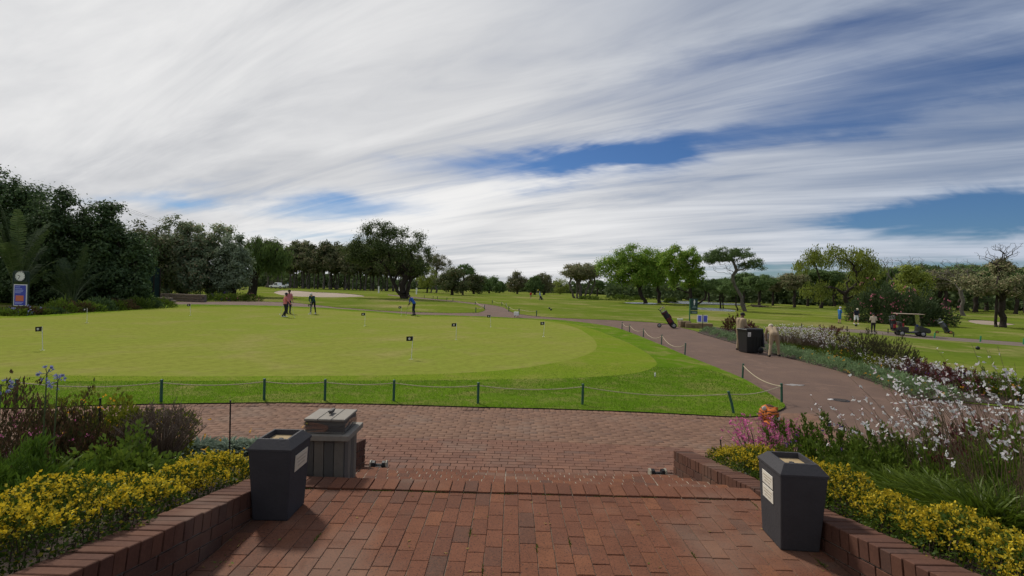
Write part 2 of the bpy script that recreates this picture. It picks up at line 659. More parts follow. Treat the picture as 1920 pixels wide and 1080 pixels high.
def leaf_quads(P, A, ln, wd, rng, bend=0., Nrm=None):
    """rhombic leaves: base points P, axis A, lengths, widths"""
    n = len(P)
    A = unit(A)
    rnd = rng.normal(size=(n, 3))
    Sd = unit(np.cross(A, rnd if Nrm is None else Nrm))
    Nn = np.cross(A, Sd)
    ln = np.broadcast_to(np.asarray(ln, float), (n,))[:, None]
    wd = np.broadcast_to(np.asarray(wd, float), (n,))[:, None]
    mid = P + A * ln * .5 + Nn * (bend * ln)
    V = np.stack([P, mid + Sd * wd * .5, P + A * ln, mid - Sd * wd * .5], 1).reshape(-1, 3)
    F = np.arange(4 * n).reshape(n, 4)
    return V, F


def blades(P, A, ln, wd, rng, droop=.3):
    """grass-like blades of two quads and a tip: returns V, F(quads, degenerate tip as thin quad)"""
    n = len(P)
    A = unit(A)
    Sd = unit(np.cross(A, rng.normal(size=(n, 3))))
    ln = np.broadcast_to(np.asarray(ln, float), (n,))[:, None]
    wd = np.broadcast_to(np.asarray(wd, float), (n,))[:, None]
    dn = np.array([0, 0, -1.])
    out = A.copy(); out[:, 2] = 0; out = unit(out)
    rows = []
    for t, w in ((0, .7), (.4, 1.), (.75, .7), (1., .12)):
        c = P + A * ln * t + (out * .35 + dn) * (ln * droop * t * t)
        rows += [c - Sd * wd * .5 * w, c + Sd * wd * .5 * w]
    V = np.stack(rows, 1).reshape(-1, 3)
    b = (np.arange(n) * 8)[:, None]
    F = np.concatenate([b + np.array([[0, 1, 3, 2]]), b + np.array([[2, 3, 5, 4]]), b + np.array([[4, 5, 7, 6]])], 0)
    return V, F


def cones(segs, n=5):
    """segs: (p0, p1, r0, r1) arrays -> frusta"""
    P0 = np.array([s[0] for s in segs], float); P1 = np.array([s[1] for s in segs], float)
    r0 = np.array([s[2] for s in segs], float); r1 = np.array([s[3] for s in segs], float)
    A = unit(P1 - P0)
    ref = np.where(np.abs(A[:, :1]) < .8, np.array([[1., 0, 0]]), np.array([[0, 1., 0]]))
    a = unit(ref - A * (ref * A).sum(1, keepdims=True))
    b = np.cross(A, a)
    th = np.arange(n) * 2 * PI / n
    ring = a[:, None] * np.cos(th)[None, :, None] + b[:, None] * np.sin(th)[None, :, None]
    ext = A * (r1[:, None] * .3)
    V = np.concatenate([P0[:, None] + ring * r0[:, None, None], (P1 + ext)[:, None] + ring * r1[:, None, None]], 1).reshape(-1, 3)
    base = (np.arange(len(segs)) * 2 * n)[:, None]
    F = np.concatenate([base + np.array([[k, (k + 1) % n, n + (k + 1) % n, n + k]]) for k in range(n)], 0)
    return V, F


def inpoly(X, Y, poly):
    poly = np.asarray(poly, float)
    ins = np.zeros(X.shape, bool)
    x0, y0 = poly[-1]
    for x1, y1 in poly:
        c = (y1 > Y) != (y0 > Y)
        with np.errstate(divide='ignore', invalid='ignore'):
            xi = (x0 - x1) * (Y - y1) / (y0 - y1 + 1e-12) + x1
        ins ^= c & (X < xi)
        x0, y0 = x1, y1
    return ins

# ------------------------------------------------------------------ the lie of greens, paths and beds
def P2(*pts):
    """list of photograph points or ('w', x, y) world points -> ground xy"""
    o = []
    for p in pts:
        if p[0] == 'w':
            o.append((p[1], p[2]))
        else:
            q = at(*p)
            o.append((q.x, q.y))
    return o


def smooth(poly, sub=4, closed=True):
    p = np.array(poly, float)
    n = len(p)
    out = []
    for i in range(n if closed else n - 1):
        a, b, c, d = (p[(i + k) % n] if closed else p[min(max(i + k, 0), n - 1)] for k in (-1, 0, 1, 2))
        for t in np.arange(sub) / sub:
            out.append(.5 * ((2 * b) + (c - a) * t + (2 * a - 5 * b + 4 * c - d) * t * t + (3 * b - a - 3 * c + d) * t ** 3))
    if not closed:
        out.append(p[-1])
    return [tuple(q) for q in out]


back_edge = [(1040, 600), (960, 596.4), (928, 594.8), (846, 592), (779, 590.3), (711, 584.8), (646, 580.3), (602, 577.3), (529, 574.3), (440, 572.4), (330, 571.5), (240, 577), (100, 587), (-60, 600)]
island_front = [('w', -16, 8.9), (0, 768), (100, 765), (200, 762), (300, 760), (495, 757.5), (610, 758.5), (740, 761), (900, 766), (1000, 768), (1092, 771), (1200, 775), (1300, 780), (1380, 784), (1425, 782)]
island_side = [(1460, 772), (1472, 764), (1462, 753), (1430, 733), (1394, 712), (1340, 689), (1284, 667), (1240, 648), (1206, 634), (1181, 624), (1150, 614), (1100, 606)]
Z = {}
Z['lawn'] = smooth(P2(*(island_front + island_side + back_edge + [('w', -26, 16)])), 3)
Z['putting_green'] = smooth(P2((-70, 700), (100, 706), (300, 708), (420, 708), (560, 707), (700, 706), (850, 702), (960, 694), (1050, 680), (1105, 664), (1119, 648), (1105, 630),
                               (1076, 614), (1016, 602), (928, 597.6), (846, 595), (779, 593.3), (711, 588.4), (646, 584), (602, 581), (529, 578), (440, 577), (330, 578), (240, 584), (100, 594), (-70, 606)), 4)
Z['green_collar'] = smooth(P2((-90, 722), (100, 718), (300, 717), (700, 716), (950, 714), (1100, 710), (1190, 702), (1227, 690), (1228, 676), (1200, 655), (1150, 632), (1100, 614), (1040, 602.5),
                              (928, 596), (846, 593.4), (779, 591.7), (711, 586.6), (646, 582), (602, 579), (529, 576), (440, 574.6), (330, 575), (240, 580.5), (100, 590.5), (-90, 602)), 4)
path_right = [(1725, 748), (1650, 719), (1560, 690), (1500, 675), (1460, 665), (1400, 649), (1345, 633), (1300, 620), (1262, 611), (1240, 606), (1150, 600.5), (1060, 597), (990, 591.5), (957, 584.5), (945, 577), (925, 572.5), (900, 569.2)]
Z['path'] = P2(('w', -16, 6.0), ('w', 2.1, 6.0), ('w', 3.6, 6.9), ('w', 6, 7.5), ('w', 10, 8.2), ('w', 22, 9.4), ('w', 22, 11.4), ('w', 14, 11.8)) + \
    smooth(P2(*path_right), 3, False) + P2((833, 562.3), (727, 552), (727, 553.8), (830, 564), (893, 571.4), (909, 577.5), (909, 582.5), (898, 586.5), (846, 587.2), (779, 585.6), (711, 582.6),
                                           (630, 576.6), (583, 571), (548, 567.5), (494, 565.6), (440, 565.6), (385, 566), (322, 566), (322, 571.5), (440, 585), (780, 620), (1150, 640), ('w', 3, 12), ('w', -16, 11))
Z['bunker'] = smooth(P2((514, 549), (541, 555), (606, 557.5), (660, 557), (684, 555.5), (665, 552), (624, 549), (571, 546.6), (541, 544.6), (520, 546)), 3)
Z['sand_trap'] = smooth(P2((1815, 600.5), (1850, 601), (1885, 605.5), (1903, 609), (1870, 610), (1830, 607)), 3)
Z['cart_path'] = P2((1440, 612.5), (1560, 615.5), (1640, 620), (1700, 626.5), (1800, 634), (1990, 648), (1990, 656), (1800, 640.5), (1720, 635), (1640, 627), (1560, 620.5), (1440, 616))
Z['pond'] = smooth(P2((1240, 564), (1300, 565), (1345, 567.2), (1389, 570), (1396, 573), (1340, 572), (1265, 569.5)), 3)
Z['pool'] = smooth(P2((1300, 577), (1340, 578), (1374, 581.5), (1376, 584.5), (1330, 582.5), (1306, 579.5)), 3)
Z['inlet'] = smooth(P2((1170, 567.3), (1200, 567), (1232, 569), (1225, 571), (1190, 570)), 3)
bed2_px = [(1308, 624), (1345, 635), (1400, 651), (1460, 667), (1500, 677), (1560, 692), (1650, 721), (1725, 750)]
Z['flower_bed'] = P2(*bed2_px) + [(16, 12.3), (24, 12.5), (24, 17)] + P2((1900, 716), (1760, 690), (1680, 668), (1560, 645), (1440, 626), (1330, 613))
ORDER = ['pond', 'pool', 'inlet', 'bunker', 'sand_trap', 'putting_green', 'green_collar', 'lawn', 'cart_path', 'flower_bed', 'path']


def densify(poly, step):
    out = []
    n = len(poly)
    for i in range(n):
        a, b = np.array(poly[i]), np.array(poly[(i + 1) % n])
        k = max(1, min(12, int(np.linalg.norm(b - a) / step)))
        for t in range(k):
            out.append(tuple(a + (b - a) * t / k))
    return out


def build_ground():
    verts, edges = [], []
    for nme in ORDER:
        pl = densify(Z[nme], 1.5)
        b = len(verts)
        verts += [Vector(q) for q in pl]
        edges += [(b + i, b + (i + 1) % len(pl)) for i in range(len(pl))]

    def grid(x0, x1, y0, y1, s, hole=None):
        for yy in np.arange(y0, y1 + .01, s):
            for xx in np.arange(x0, x1 + .01, s):
                if hole and hole[0] < xx < hole[1] and hole[2] < yy < hole[3]:
                    continue
                verts.append(Vector((xx + random.uniform(-.2, .2) * s, yy + random.uniform(-.2, .2) * s)))
    grid(-30, 30, 4, 54, 1.5)
    grid(-72, 72, -8, 112, 5, (-30.5, 30.5, 3, 55))
    grid(-240, 240, -30, 330, 20, (-73, 73, -9, 113))
    grid(-1500, 1500, -200, 1900, 150, (-241, 241, -31, 331))
    ov, oe, of, *_ = delaunay_2d_cdt(verts, edges, [], 0, 1e-4)
    V = np.array([(q.x, q.y) for q in ov])
    F = np.array([f for f in of if len(f) == 3])
    C = V[F].mean(1)
    zone = np.full(len(F), -1)
    for i in range(len(ORDER) - 1, -1, -1):
        zone[inpoly(C[:, 0], C[:, 1], Z[ORDER[i]])] = i
    hz = H(V[:, 0], V[:, 1])
    G = dict(
        putting_green=M_grass('green_turf', (.208, .222, .044), (.184, .220, .036), (.27, .230, .090), .55, .10, 4., (R(32), 2.6, .10), .15),
        green_collar=M_grass('collar_turf', (.152, .196, .022), (.130, .196, .017), (.23, .205, .06), .55, .2, 7., None, .3),
        lawn=M_grass('lawn_turf', (.086, .160, .011), (.114, .190, .015), (.25, .21, .08), .7, .35, 14., None, .6),
        ground=M_grass('rough_turf', (.098, .142, .018), (.145, .178, .026), (.27, .225, .10), .9, .035, 3., None, .4),
        path=M_ground('worn_paving', (.128, .078, .055), (.100, .061, .045), (.172, .118, .088), 1.1, 45, .5, .008),
        cart_path=M_ground('dirt_track', (.15, .115, .09), (.12, .09, .07), (.2, .16, .12), 1.2, 14),
        flower_bed=M_ground('bed_soil', (.05, .034, .024), (.035, .025, .018), (.08, .06, .045), 3, 25, .8, .03),
        bunker=M_ground('bunker_sand', (.30, .235, .175), (.25, .195, .145), (.2, .15, .11), .6, 6, .4, .02),
        water=M_water('pond_water'))
    soil = M_plain('edge_soil', (.035, .027, .018), .95, var=.3, scale=9)
    gets_skirt = dict(lawn=.035, ground=.02, putting_green=.03, green_collar=.03, path=.0, cart_path=.008, flower_bed=.04, bunker=-.02, sand_trap=-.03)
    for i in range(-1, len(ORDER)):
        nme = ORDER[i] if i >= 0 else 'ground'
        T = F[zone == i]
        if not len(T):
            continue
        wet = nme in ('pond', 'pool', 'inlet')
        used, inv = np.unique(T, return_inverse=True)
        T2 = inv.reshape(-1, 3)
        vz = hz[used] + gets_skirt.get(nme, 0)
        if wet:
            vz = np.full(len(used), float(np.percentile(hz[used], 70)) + .03)
        if nme == 'bunker':     # dished sand with a raised back lip
            pass
        vv = np.column_stack([V[used], vz])
        ed = {}
        for t in T2:
            for a, b in ((0, 1), (1, 2), (2, 0)):
                k = (t[a], t[b])
                ed[k] = 1
        sk = [k for k in ed if (k[1], k[0]) not in ed]
        bot = {}
        vl = [tuple(q) for q in vv]
        faces = [tuple(t) for t in T2]
        n0 = len(faces)
        for a, b in sk:
            for q in (a, b):
                if q not in bot:
                    bot[q] = len(vl)
                    vl.append(tuple(vv[q]))
                    vl.append((vv[q][0], vv[q][1], vv[q][2] - (.12 if vv[q][1] < 40 else .5)))
            faces.append((bot[b], bot[a], bot[a] + 1, bot[b] + 1))
        me = bpy.data.meshes.new(nme)
        me.from_pydata(vl, [], faces)
        m_ = G['water'] if wet else G['bunker'] if nme in ('bunker', 'sand_trap') else G[nme]
        me.materials.append(m_); me.materials.append(soil)
        mi = np.zeros(len(faces), np.int32); mi[n0:] = 1
        me.polygons.foreach_set('material_index', mi)
        sm = np.ones(len(faces), bool); sm[n0:] = False
        me.polygons.foreach_set('use_smooth', sm)
        nm = {'sand_trap': 'sand_bunker', 'bunker': 'sand_bunker', 'pond': 'pond_water', 'pool': 'pond_water', 'inlet': 'pond_water'}.get(nme, nme)
        tag(link(nm, me), kind='structure')


build_ground()

# ------------------------------------------------------------------ terrace, steps and brick road
TZ = .765
NOSE0, TREAD, RISE = 4.29, .465, .14
XL, XR = -1.75, 2.04
BW, BL = .108, .2255                       # pitch of a paver across and along
BR_O = M_brick('paver_brick', False)
BR_I = M_brick('paver_brick_far', True)
BR_FAR = M_brick('road_brick', True, ((.190, .110, .074), (.162, .092, .064), (.205, .118, .078), (.142, .090, .068)), .4)
BR_FAR_O = M_brick('road_brick_near', False, ((.185, .094, .064), (.158, .080, .056), (.205, .104, .068), (.132, .080, .062)), .6)
SAND = M_ground('joint_sand', (.16, .125, .09), (.09, .068, .05), (.26, .21, .16), 3, 60, .3, .003)
MORTAR = M_ground('mortar', (.17, .15, .125), (.11, .095, .08), (.08, .07, .06), 8, 60, .5, .004)


def brick_mesh(name, lx, ly, lz, ch, mat):
    """block with its top edges worn off; origin at the middle of the top face"""
    x, y = lx / 2, ly / 2
    vs = []
    for (ix, zz) in ((0, -lz), (0, -ch), (ch, 0)):
        vs += [(-x + ix, -y + ix, zz), (x - ix, -y + ix, zz), (x - ix, y - ix, zz), (-x + ix, y - ix, zz)]
    fs = [(8, 9, 10, 11), (3, 2, 1, 0)]
    for k in (0, 4):
        fs += [(k + i, k + (i + 1) % 4, k + 4 + (i + 1) % 4, k + 4 + i) for i in range(4)]
    me = bpy.data.meshes.new(name)
    me.from_pydata(vs, [], fs)
    me.materials.append(mat)
    return me


def lay(name, parent, mesh, places):
    for (x, y, z, rz, tx, ty) in places:
        o = link(name, mesh, parent, (x, y, z))
        o.rotation_euler = (tx, ty, rz)


def lay_joined(name, parent, mesh, places, mat):
    base = np.array([v.co for v in mesh.vertices])
    fs = [tuple(p.vertices) for p in mesh.polygons]
    fa = np.array(fs)
    Vs, Fs = [], []
    for i, (x, y, z, rz, tx, ty) in enumerate(places):
        c, s_ = math.cos(rz), math.sin(rz)
        b = base.copy()
        b[:, 2] += b[:, 1] * tx - b[:, 0] * ty
        q = np.column_stack([b[:, 0] * c - b[:, 1] * s_ + x, b[:, 0] * s_ + b[:, 1] * c + y, b[:, 2] + z])
        Vs.append(q); Fs.append(fa + i * len(base))
    o = fast(name, np.concatenate(Vs), np.concatenate(Fs), mat, parent)
    return tag(o, kind='stuff')


def jit(s):
    return random.uniform(-s, s)


def build_terrace():
    t = MB().box(((XL + XR) / 2, (NOSE0 - 3.2) / 2, TZ / 2 - .0235), (XR - XL + .02, NOSE0 + 3.2 - .05, TZ + .035)).build('terrace', SAND)
    tag(t, kind='structure')
    long_ = brick_mesh('brick', BW - .0035, BL - .0035, .05, .003, BR_O)
    near, rest = [], []
    ncol = int(round((XR - XL) / BW))
    for i in range(ncol):
        x = XL + (i + .5) * (XR - XL) / ncol
        off = random.choice((0., .5, .25, .75, .12)) if i % 3 == 0 else (.5 if i % 2 else 0.)
        off += jit(.06)
        y1 = 4.062
        k = 0
        ytop = y1
        first = BL * (1 - off % 1)
        y = y1
        while y > -3.0:
            ln = first if k == 0 and first > .05 else BL
            yc = y - ln / 2
            pl = (x + jit(.0012), yc, TZ + jit(.0022), jit(.006), jit(.007), jit(.011))
            (near if y > 2.62 else rest).append((pl, ln))
            y -= ln
            k += 1
    near.sort(key=lambda q: -q[0][1])
    cuts = {}
    for (pl, ln) in near[:298]:
        key = round(ln, 2)
        if key not in cuts:
            cuts[key] = long_ if abs(ln - BL) < .004 else brick_mesh('brick', BW - .0035, ln - .0035, .05, .003, BR_O)
        o = link('brick', cuts[key], t, pl[:3])
        o.rotation_euler = (pl[4], pl[5], pl[3])
    lay_joined('brick_paving', t, long_, [p for p, _ in near[298:]] + [p for p, _ in rest], BR_I)
    # flight of five broad steps
    st = MB()
    for k in range(5):
        y0 = NOSE0 + (k - 1) * TREAD - .01 if k else 4.066
        y1 = NOSE0 + k * TREAD - .014
        zt_ = TZ - RISE * k - .004
        st.box(((XL + XR) / 2, (y0 + y1) / 2, zt_ / 2 - .05), (XR - XL + .006 + .002 * k, y1 - y0, zt_ + .1))
    steps = st.build('brick_steps', M_ground('pale_joint_sand', (.30, .25, .19), (.18, .15, .11), (.42, .37, .30), 6, 60, .3, .003))
    tag(steps, kind='structure')
    sold = brick_mesh('brick', BW - .006, .222, .05, .003, BR_O)
    face = brick_mesh('brick', BL - .008, .05, .066, .003, BR_O)
    hid = []
    for k in range(5):
        yn = NOSE0 + k * TREAD
        z = TZ - RISE * k + (.012 if k == 0 else 0)
        for i in range(ncol):
            x = XL + (i + .5) * (XR - XL) / ncol
            o = link('brick', sold, steps, (x + jit(.002), yn - .111 + jit(.003), z + jit(.0025)))
            o.rotation_euler = (jit(.01), jit(.012), jit(.008))
            if k:
                hid.append((x + BW / 2 * (i < ncol - 1), yn - .34, z + jit(.002), 0, 0, 0))
        nr = int((XR - XL) / BL)
        for c in range(1):
            for i in range(nr + 1):
                hid.append((XL + .1 + i * BL if i < nr else XR - .12, yn - .035, z - .054, 0, 0, 0))
    # bricks of the risers and the backs of the treads
    lay_joined('tread_paving', steps, sold, [q for q in hid if q[2] > -9 and abs((q[1] - NOSE0 + .34) % TREAD) < .02], BR_I)
    lay_joined('riser_bricks', steps, face, [q for q in hid if abs((q[1] - NOSE0 + .035 + .001) % TREAD) < .02], BR_I)


build_terrace()


def build_road():
    rd = thing('brick_road', None, None)
    rd['kind'] = 'structure'
    stretch = brick_mesh('brick', BL - .006, BW - .006, .05, .004, BR_FAR_O)
    sold = brick_mesh('brick', BW - .007, .215, .05, .004, BR_FAR_O)
    lawn = np.array(Z['lawn'])
    pl = []
    # soldier row along the foot of the steps
    n = int((XR - XL) / BW)
    head = [(XL + (i + .5) * (XR - XL) / n, 6.60, h(XL + i * BW, 6.6) + .014 + jit(.003), jit(.01), jit(.01), jit(.01)) for i in range(n)]
    y = 6.775
    rows = []
    k = 0
    while y < 10.6:
        x = -13.5 + (k % 2) * BL / 2 + jit(.03)
        bow = 0
        while x < 8.0:
            rows.append((x + jit(.003), y + .012 * math.sin(x * 1.1 + k * .2), k))
            x += BL
        y += BW
        k += 1
    A = np.array([(r[0], r[1]) for r in rows])
    hz = H(A[:, 0], A[:, 1])
    ins = inpoly(A[:, 0], A[:, 1] + .24, lawn) | inpoly(A[:, 0] + .08, A[:, 1] + .05, lawn) | inpoly(A[:, 0] - .12, A[:, 1] + .1, lawn)
    keep = ~ins & ~((A[:, 0] > 5.4 + (A[:, 1] - 7) * .25)) & ~((A[:, 0] > 2.3) & (A[:, 1] < 7.0 + (A[:, 0] - 2.3) * .17))
    for i in np.where(keep)[0]:
        pl.append((A[i, 0], A[i, 1], hz[i] + .011 + jit(.0015), jit(.004), jit(.005), jit(.004)))
    vis = sorted([p for p in pl if -2.6 < p[0] < 2.9], key=lambda q: q[1])
    near = vis[:262]
    ns = set(id(q) for q in near)
    lay('brick', rd, sold, head)
    lay('brick', rd, stretch, near)
    # header course following the lawn edge
    edge = smooth(P2(*island_front), 14, False)
    cum, last = 0., None
    hd = []
    acc = 0.
    for a, b in zip(edge[:-1], edge[1:]):
        a, b = np.array(a), np.array(b)
        d = np.linalg.norm(b - a)
        ang = math.atan2(b[1] - a[1], b[0] - a[0])
        while acc < d:
            q = a + (b - a) * acc / d
            nx, ny = math.sin(ang), -math.cos(ang)
            qx, qy = q[0] + nx * .115, q[1] + ny * .115
            if -13 < qx < 5.2:
                hd.append((qx, qy, h(qx, qy) + .013 + jit(.003), ang + jit(.02), jit(.012), jit(.012)))
            acc += BW
        acc -= d
    lay_joined('road_bricks', rd, stretch, [q for q in pl if id(q) not in ns], BR_FAR)
    lay_joined('edge_bricks', rd, sold, hd, BR_FAR)


build_road()

# ------------------------------------------------------------------ low garden walls beside the steps
WALL_BR = M_brick('wall_brick', False, ((.105, .050, .034), (.082, .040, .030), (.128, .060, .038), (.074, .045, .036)), .25)


def garden_wall(side, label):
    w = thing('garden_wall', label, 'wall')
    zt = (lambda y: .500 + (6.3 - y) * .166) if side < 0 else (lambda y: .454 + (6.3 - y) * .166)
    xf = XL if side < 0 else XR                    # face towards the steps
    xb = xf + side * .222
    slope = math.atan(.166)
    y0, y1 = -2.4, 6.3
    core = MB()
    prof = [(y0, -.1), (y1 - .012, -.1), (y1 - .012, zt(y1) - .11), (y0, zt(y0) - .11)]
    core.prism(prof, min(xf + side * .012, xb), max(xf + side * .012, xb), 'X').build('mortar_core', MORTAR, w)
    core2 = MB()
    prof = [(y0, zt(y0) - .13), (y1 - .02, zt(y1) - .13), (y1 - .02, zt(y1) - .012), (y0, zt(y0) - .012)]
    core2.prism(prof, min(xf + side * .02, xb - side * .02), max(xf + side * .02, xb - side * .02), 'X').build('coping_bed', MORTAR, w)
    cop = brick_mesh('brick', .222, .0745, .106, .004, WALL_BR)
    stc = brick_mesh('brick', .10, .222, .073, .003, WALL_BR)
    y = y1 - .037
    i = 0
    while y > 1.35:
        o = link('coping_brick', cop, w, (xf + side * .111 + jit(.003), y, zt(y) + jit(.003)))
        o.rotation_euler = (-slope + jit(.012), jit(.01), jit(.012))
        y -= .0835
        i += 1
    for c in range(4):
        y = y1 - .113 - (.115 if c % 2 else 0)
        first = True
        while y > 1.3:
            z = zt(y) - .118 - c * .083
            o = link('brick', stc, w, (xf + side * (.052 + jit(.0015)), y, z))
            o.rotation_euler = (-slope, 0, jit(.004))
            y -= .232
        # end header
    hd = brick_mesh('brick', .105, .10, .07, .003, WALL_BR)
    for c in range(4):
        if c % 2:
            o = link('brick', hd, w, (xf + side * .054, y1 - .05, zt(y1 - .05) - .118 - c * .083))
            o.rotation_euler = (-slope, 0, 0)
        o = link('brick', hd, w, (xf + side * .166, y1 - .051, zt(y1 - .05) - .118 - c * .083))
        o.rotation_euler = (-slope, 0, 0)
    return w


garden_wall(-1, 'low sloping red brick wall left of the steps, behind the two left bins')
garden_wall(1, 'low sloping red brick wall right of the steps, beside the right bin')

# ------------------------------------------------------------------ planted beds either side of the terrace
def bed_l(x, y):
    e = min(1., max(0., (7.15 - y) / 3.6))
    return .06 + .82 * (e ** 1.15)


def bed_r(x, y):
    edge = 7.0 + max(0, x - 3.4) * .17 if x > 3.4 else 6.35 + (x - 2.2) * .5
    e = min(1., max(0., (edge - y) / 3.6))
    return h(x, y) + .05 + .84 * (e ** 1.1)


def build_bed(fn, x0, x1, y0, ymax, name):
    nx, ny = 44, 44
    vs, fs = [], []
    for j in range(ny + 1):
        for i in range(nx + 1):
            x = x0 + (x1 - x0) * i / nx
            y = y0 + (ymax(x) - y0) * j / ny
            z = fn(x, y) + (.025 * math.sin(x * 9 + y * 4) * math.sin(y * 11 - x * 3) + jit(.016)) * (j < ny)
            vs.append((x, y, z if j < ny else h(x, y) - .05))
    for j in range(ny):
        for i in range(nx):
            a = j * (nx + 1) + i
            fs.append((a, a + 1, a + nx + 2, a + nx + 1))
    me = bpy.data.meshes.new(name)
    me.from_pydata(vs, [], fs)
    me.polygons.foreach_set('use_smooth', [True] * len(fs))
    me.materials.append(MATS['bed_soil'])
    tag(link(name, me), kind='structure')


build_bed(bed_l, -13., -1.965, -2., lambda x: 7.05 + .10 * math.sin(x * 1.3), 'garden_bed')
build_bed(bed_r, 2.255, 13., -2., lambda x: (7.0 + (x - 3.4) * .17 if x > 3.4 else 6.35 + (x - 2.2) * .5), 'garden_bed')

# ------------------------------------------------------------------ trees
BARK = M_bark('bark_brown', (.075, .058, .045))
BARK_D = M_bark('bark_dark', (.040, .032, .026))
BARK_G = M_bark('bark_grey', (.13, .115, .10))
L_DARK = M_leaf('leaf_dark', (0.040, 0.070, 0.024), (0.079, 0.124, 0.044), (0.140, 0.190, 0.081), .22, .42, .4, .35, .06)
L_DARK2 = M_leaf('leaf_dark_olive', (0.069, 0.086, 0.031), (0.117, 0.135, 0.052), (0.172, 0.129, 0.069), .22, .45, .35, .35, .10)
L_GREY = M_leaf('leaf_greygreen', (0.151, 0.198, 0.096), (0.293, 0.343, 0.189), (0.405, 0.318, 0.189), .25, .45, .35, .4, .16)
L_WIL = M_leaf('leaf_willow', (0.082, 0.133, 0.036), (0.138, 0.194, 0.052), None, .3, .5, .3, .5)
L_WIND = M_leaf('leaf_windswept', (0.065, 0.095, 0.028), (0.118, 0.162, 0.045), (0.189, 0.209, 0.076), .25, .42, .4, .3, .08)
L_OAK = M_leaf('leaf_oak', (0.118, 0.222, 0.024), (0.242, 0.364, 0.044), (0.383, 0.425, 0.080), .35, .5, .3, .25, .12)
L_PINE = M_leaf('leaf_pine', (0.062, 0.108, 0.034), (0.124, 0.176, 0.054), None, .2, .55, .25, .3)
L_PINE_B = M_leaf('leaf_pine_brown', (0.106, 0.121, 0.053), (0.190, 0.190, 0.089), (0.267, 0.212, 0.133), .2, .6, .2, .25, .2)
L_YEL = M_leaf('leaf_yellowgreen', (0.151, 0.197, 0.033), (0.259, 0.283, 0.053), None, .35, .5, .3, .3)
L_OLE = M_leaf('leaf_oleander', (0.033, 0.057, 0.022), (0.066, 0.088, 0.035), None, .22, .45, .35, .5)
F_PINK = M_leaf('petal_rose', (.42, .10, .17), (.55, .22, .27), None, .3, .6, .2)


def grow(rng, base, fork, clumps, trunk_r, curve=.12, up=.0, tipw=1.0, wig=.06, expo=.5, tip_r=.012):
    """skeleton: trunk from base to fork, then every clump grows from the nearest limb. returns frusta"""
    base, fork = np.array(base, float), np.array(fork, float)
    nodes, par = [base], [-1]
    nt = 5
    L_ = np.linalg.norm(fork - base)
    for i in range(1, nt + 1):
        p = base + (fork - base) * i / nt
        if i < nt:
            p = p + rng.normal(size=3) * L_ * .03 * np.array([1, 1, .2])
        nodes.append(p); par.append(i - 1)
    nodes = [np.array(q) for q in nodes]
    order = np.argsort(np.linalg.norm(clumps - fork, axis=1))
    tips = []
    dist = [0.] * (nt + 1)
    for i in range(1, nt + 1):
        dist[i] = dist[i - 1] + np.linalg.norm(nodes[i] - nodes[i - 1])
    for ci in order:
        c = clumps[ci]
        A = np.array(nodes)
        d = np.linalg.norm(A - c, axis=1)
        cost = d + .35 * np.array(dist)
        cost[:max(1, nt - 1)] += 1e3
        cost += np.where(A[:, 2] > c[2] + .25 * d, .6 * d, 0)
        j = int(np.argmin(cost))
        seg = c - A[j]
        dl = np.linalg.norm(seg)
        ns = max(2, min(5, int(dl / max(.4, L_ * .22))))
        bend = rng.normal(size=3) * dl * wig
        prev = j
        for k in range(1, ns + 1):
            t = k / ns
            p = A[j] + seg * t + (bend + np.array([0, 0, dl * curve])) * math.sin(PI * t)
            nodes.append(p); par.append(prev); dist.append(dist[prev] + np.linalg.norm(p - nodes[prev]))
            prev = len(nodes) - 1
        tips.append(prev)
    n = len(nodes)
    w = np.zeros(n)
    for t in tips:
        w[t] += 1
    for i in range(n - 1, 0, -1):
        w[par[i]] += w[i]
    r = np.maximum(tip_r, trunk_r * (w / max(1, w[0])) ** expo)
    r[0] *= 1.30
    segs = [(nodes[par[i]], nodes[i], min(r[par[i]], r[i] * 1.8) if par[i] > 0 else r[0], r[i]) for i in range(1, n)]
    return segs


def ell_points(rng, ells, n, shell=.55, top=None):
    """clump centres in a set of ellipsoids (cx,cy,cz,rx,ry,rz[,weight])"""
    w = np.array([(e[6] if len(e) > 6 else e[3] * e[5]) for e in ells], float)
    k = rng.choice(len(ells), n, p=w / w.sum())
    E_ = np.array([e[:6] for e in ells], float)[k]
    d = unit(rng.normal(size=(n, 3)))
    if top is not None:
        d[:, 2] = np.where(rng.random(n) < top, np.abs(d[:, 2]), d[:, 2])
    rad = shell + (1 - shell) * rng.random(n) ** .6
    return E_[:, :3] + d * E_[:, 3:6] * rad[:, None]


def crown_leaves(rng, clumps, center, cr_, per, ln, wd, flat=.75, outw=.7, up=.25, hang=0., gap=0.):
    K = len(clumps)
    sz = rng.uniform(.65, 1.3, K)
    cnt = np.maximum(3, (per * sz ** 2 * rng.uniform(.6, 1.3, K)).astype(int))
    idx = np.repeat(np.arange(K), cnt)
    n = len(idx)
    off = rng.normal(size=(n, 3)) * np.array([1, 1, flat]) * (cr_ * sz[idx])[:, None] * .50
    P = clumps[idx] + off
    out = unit(P - np.asarray(center))
    Nrm = unit(unit(off) * 1.0 + out * outw * .5 + rng.normal(size=(n, 3)) * .42 + np.array([0, 0, .25 + up * .4]))
    A = np.cross(Nrm, rng.normal(size=(n, 3))) + np.array([0, 0, .0])
    if hang:
        Nrm = None
        P[:, 2] -= rng.random(n) ** 1.0 * hang * sz[idx]
        A = np.array([0, 0, -1.]) + rng.normal(size=(n, 3)) * .28
    s = rng.uniform(.6, 1.3, n)
    return leaf_quads(P, A, ln * s, wd * s, rng, .12, Nrm)


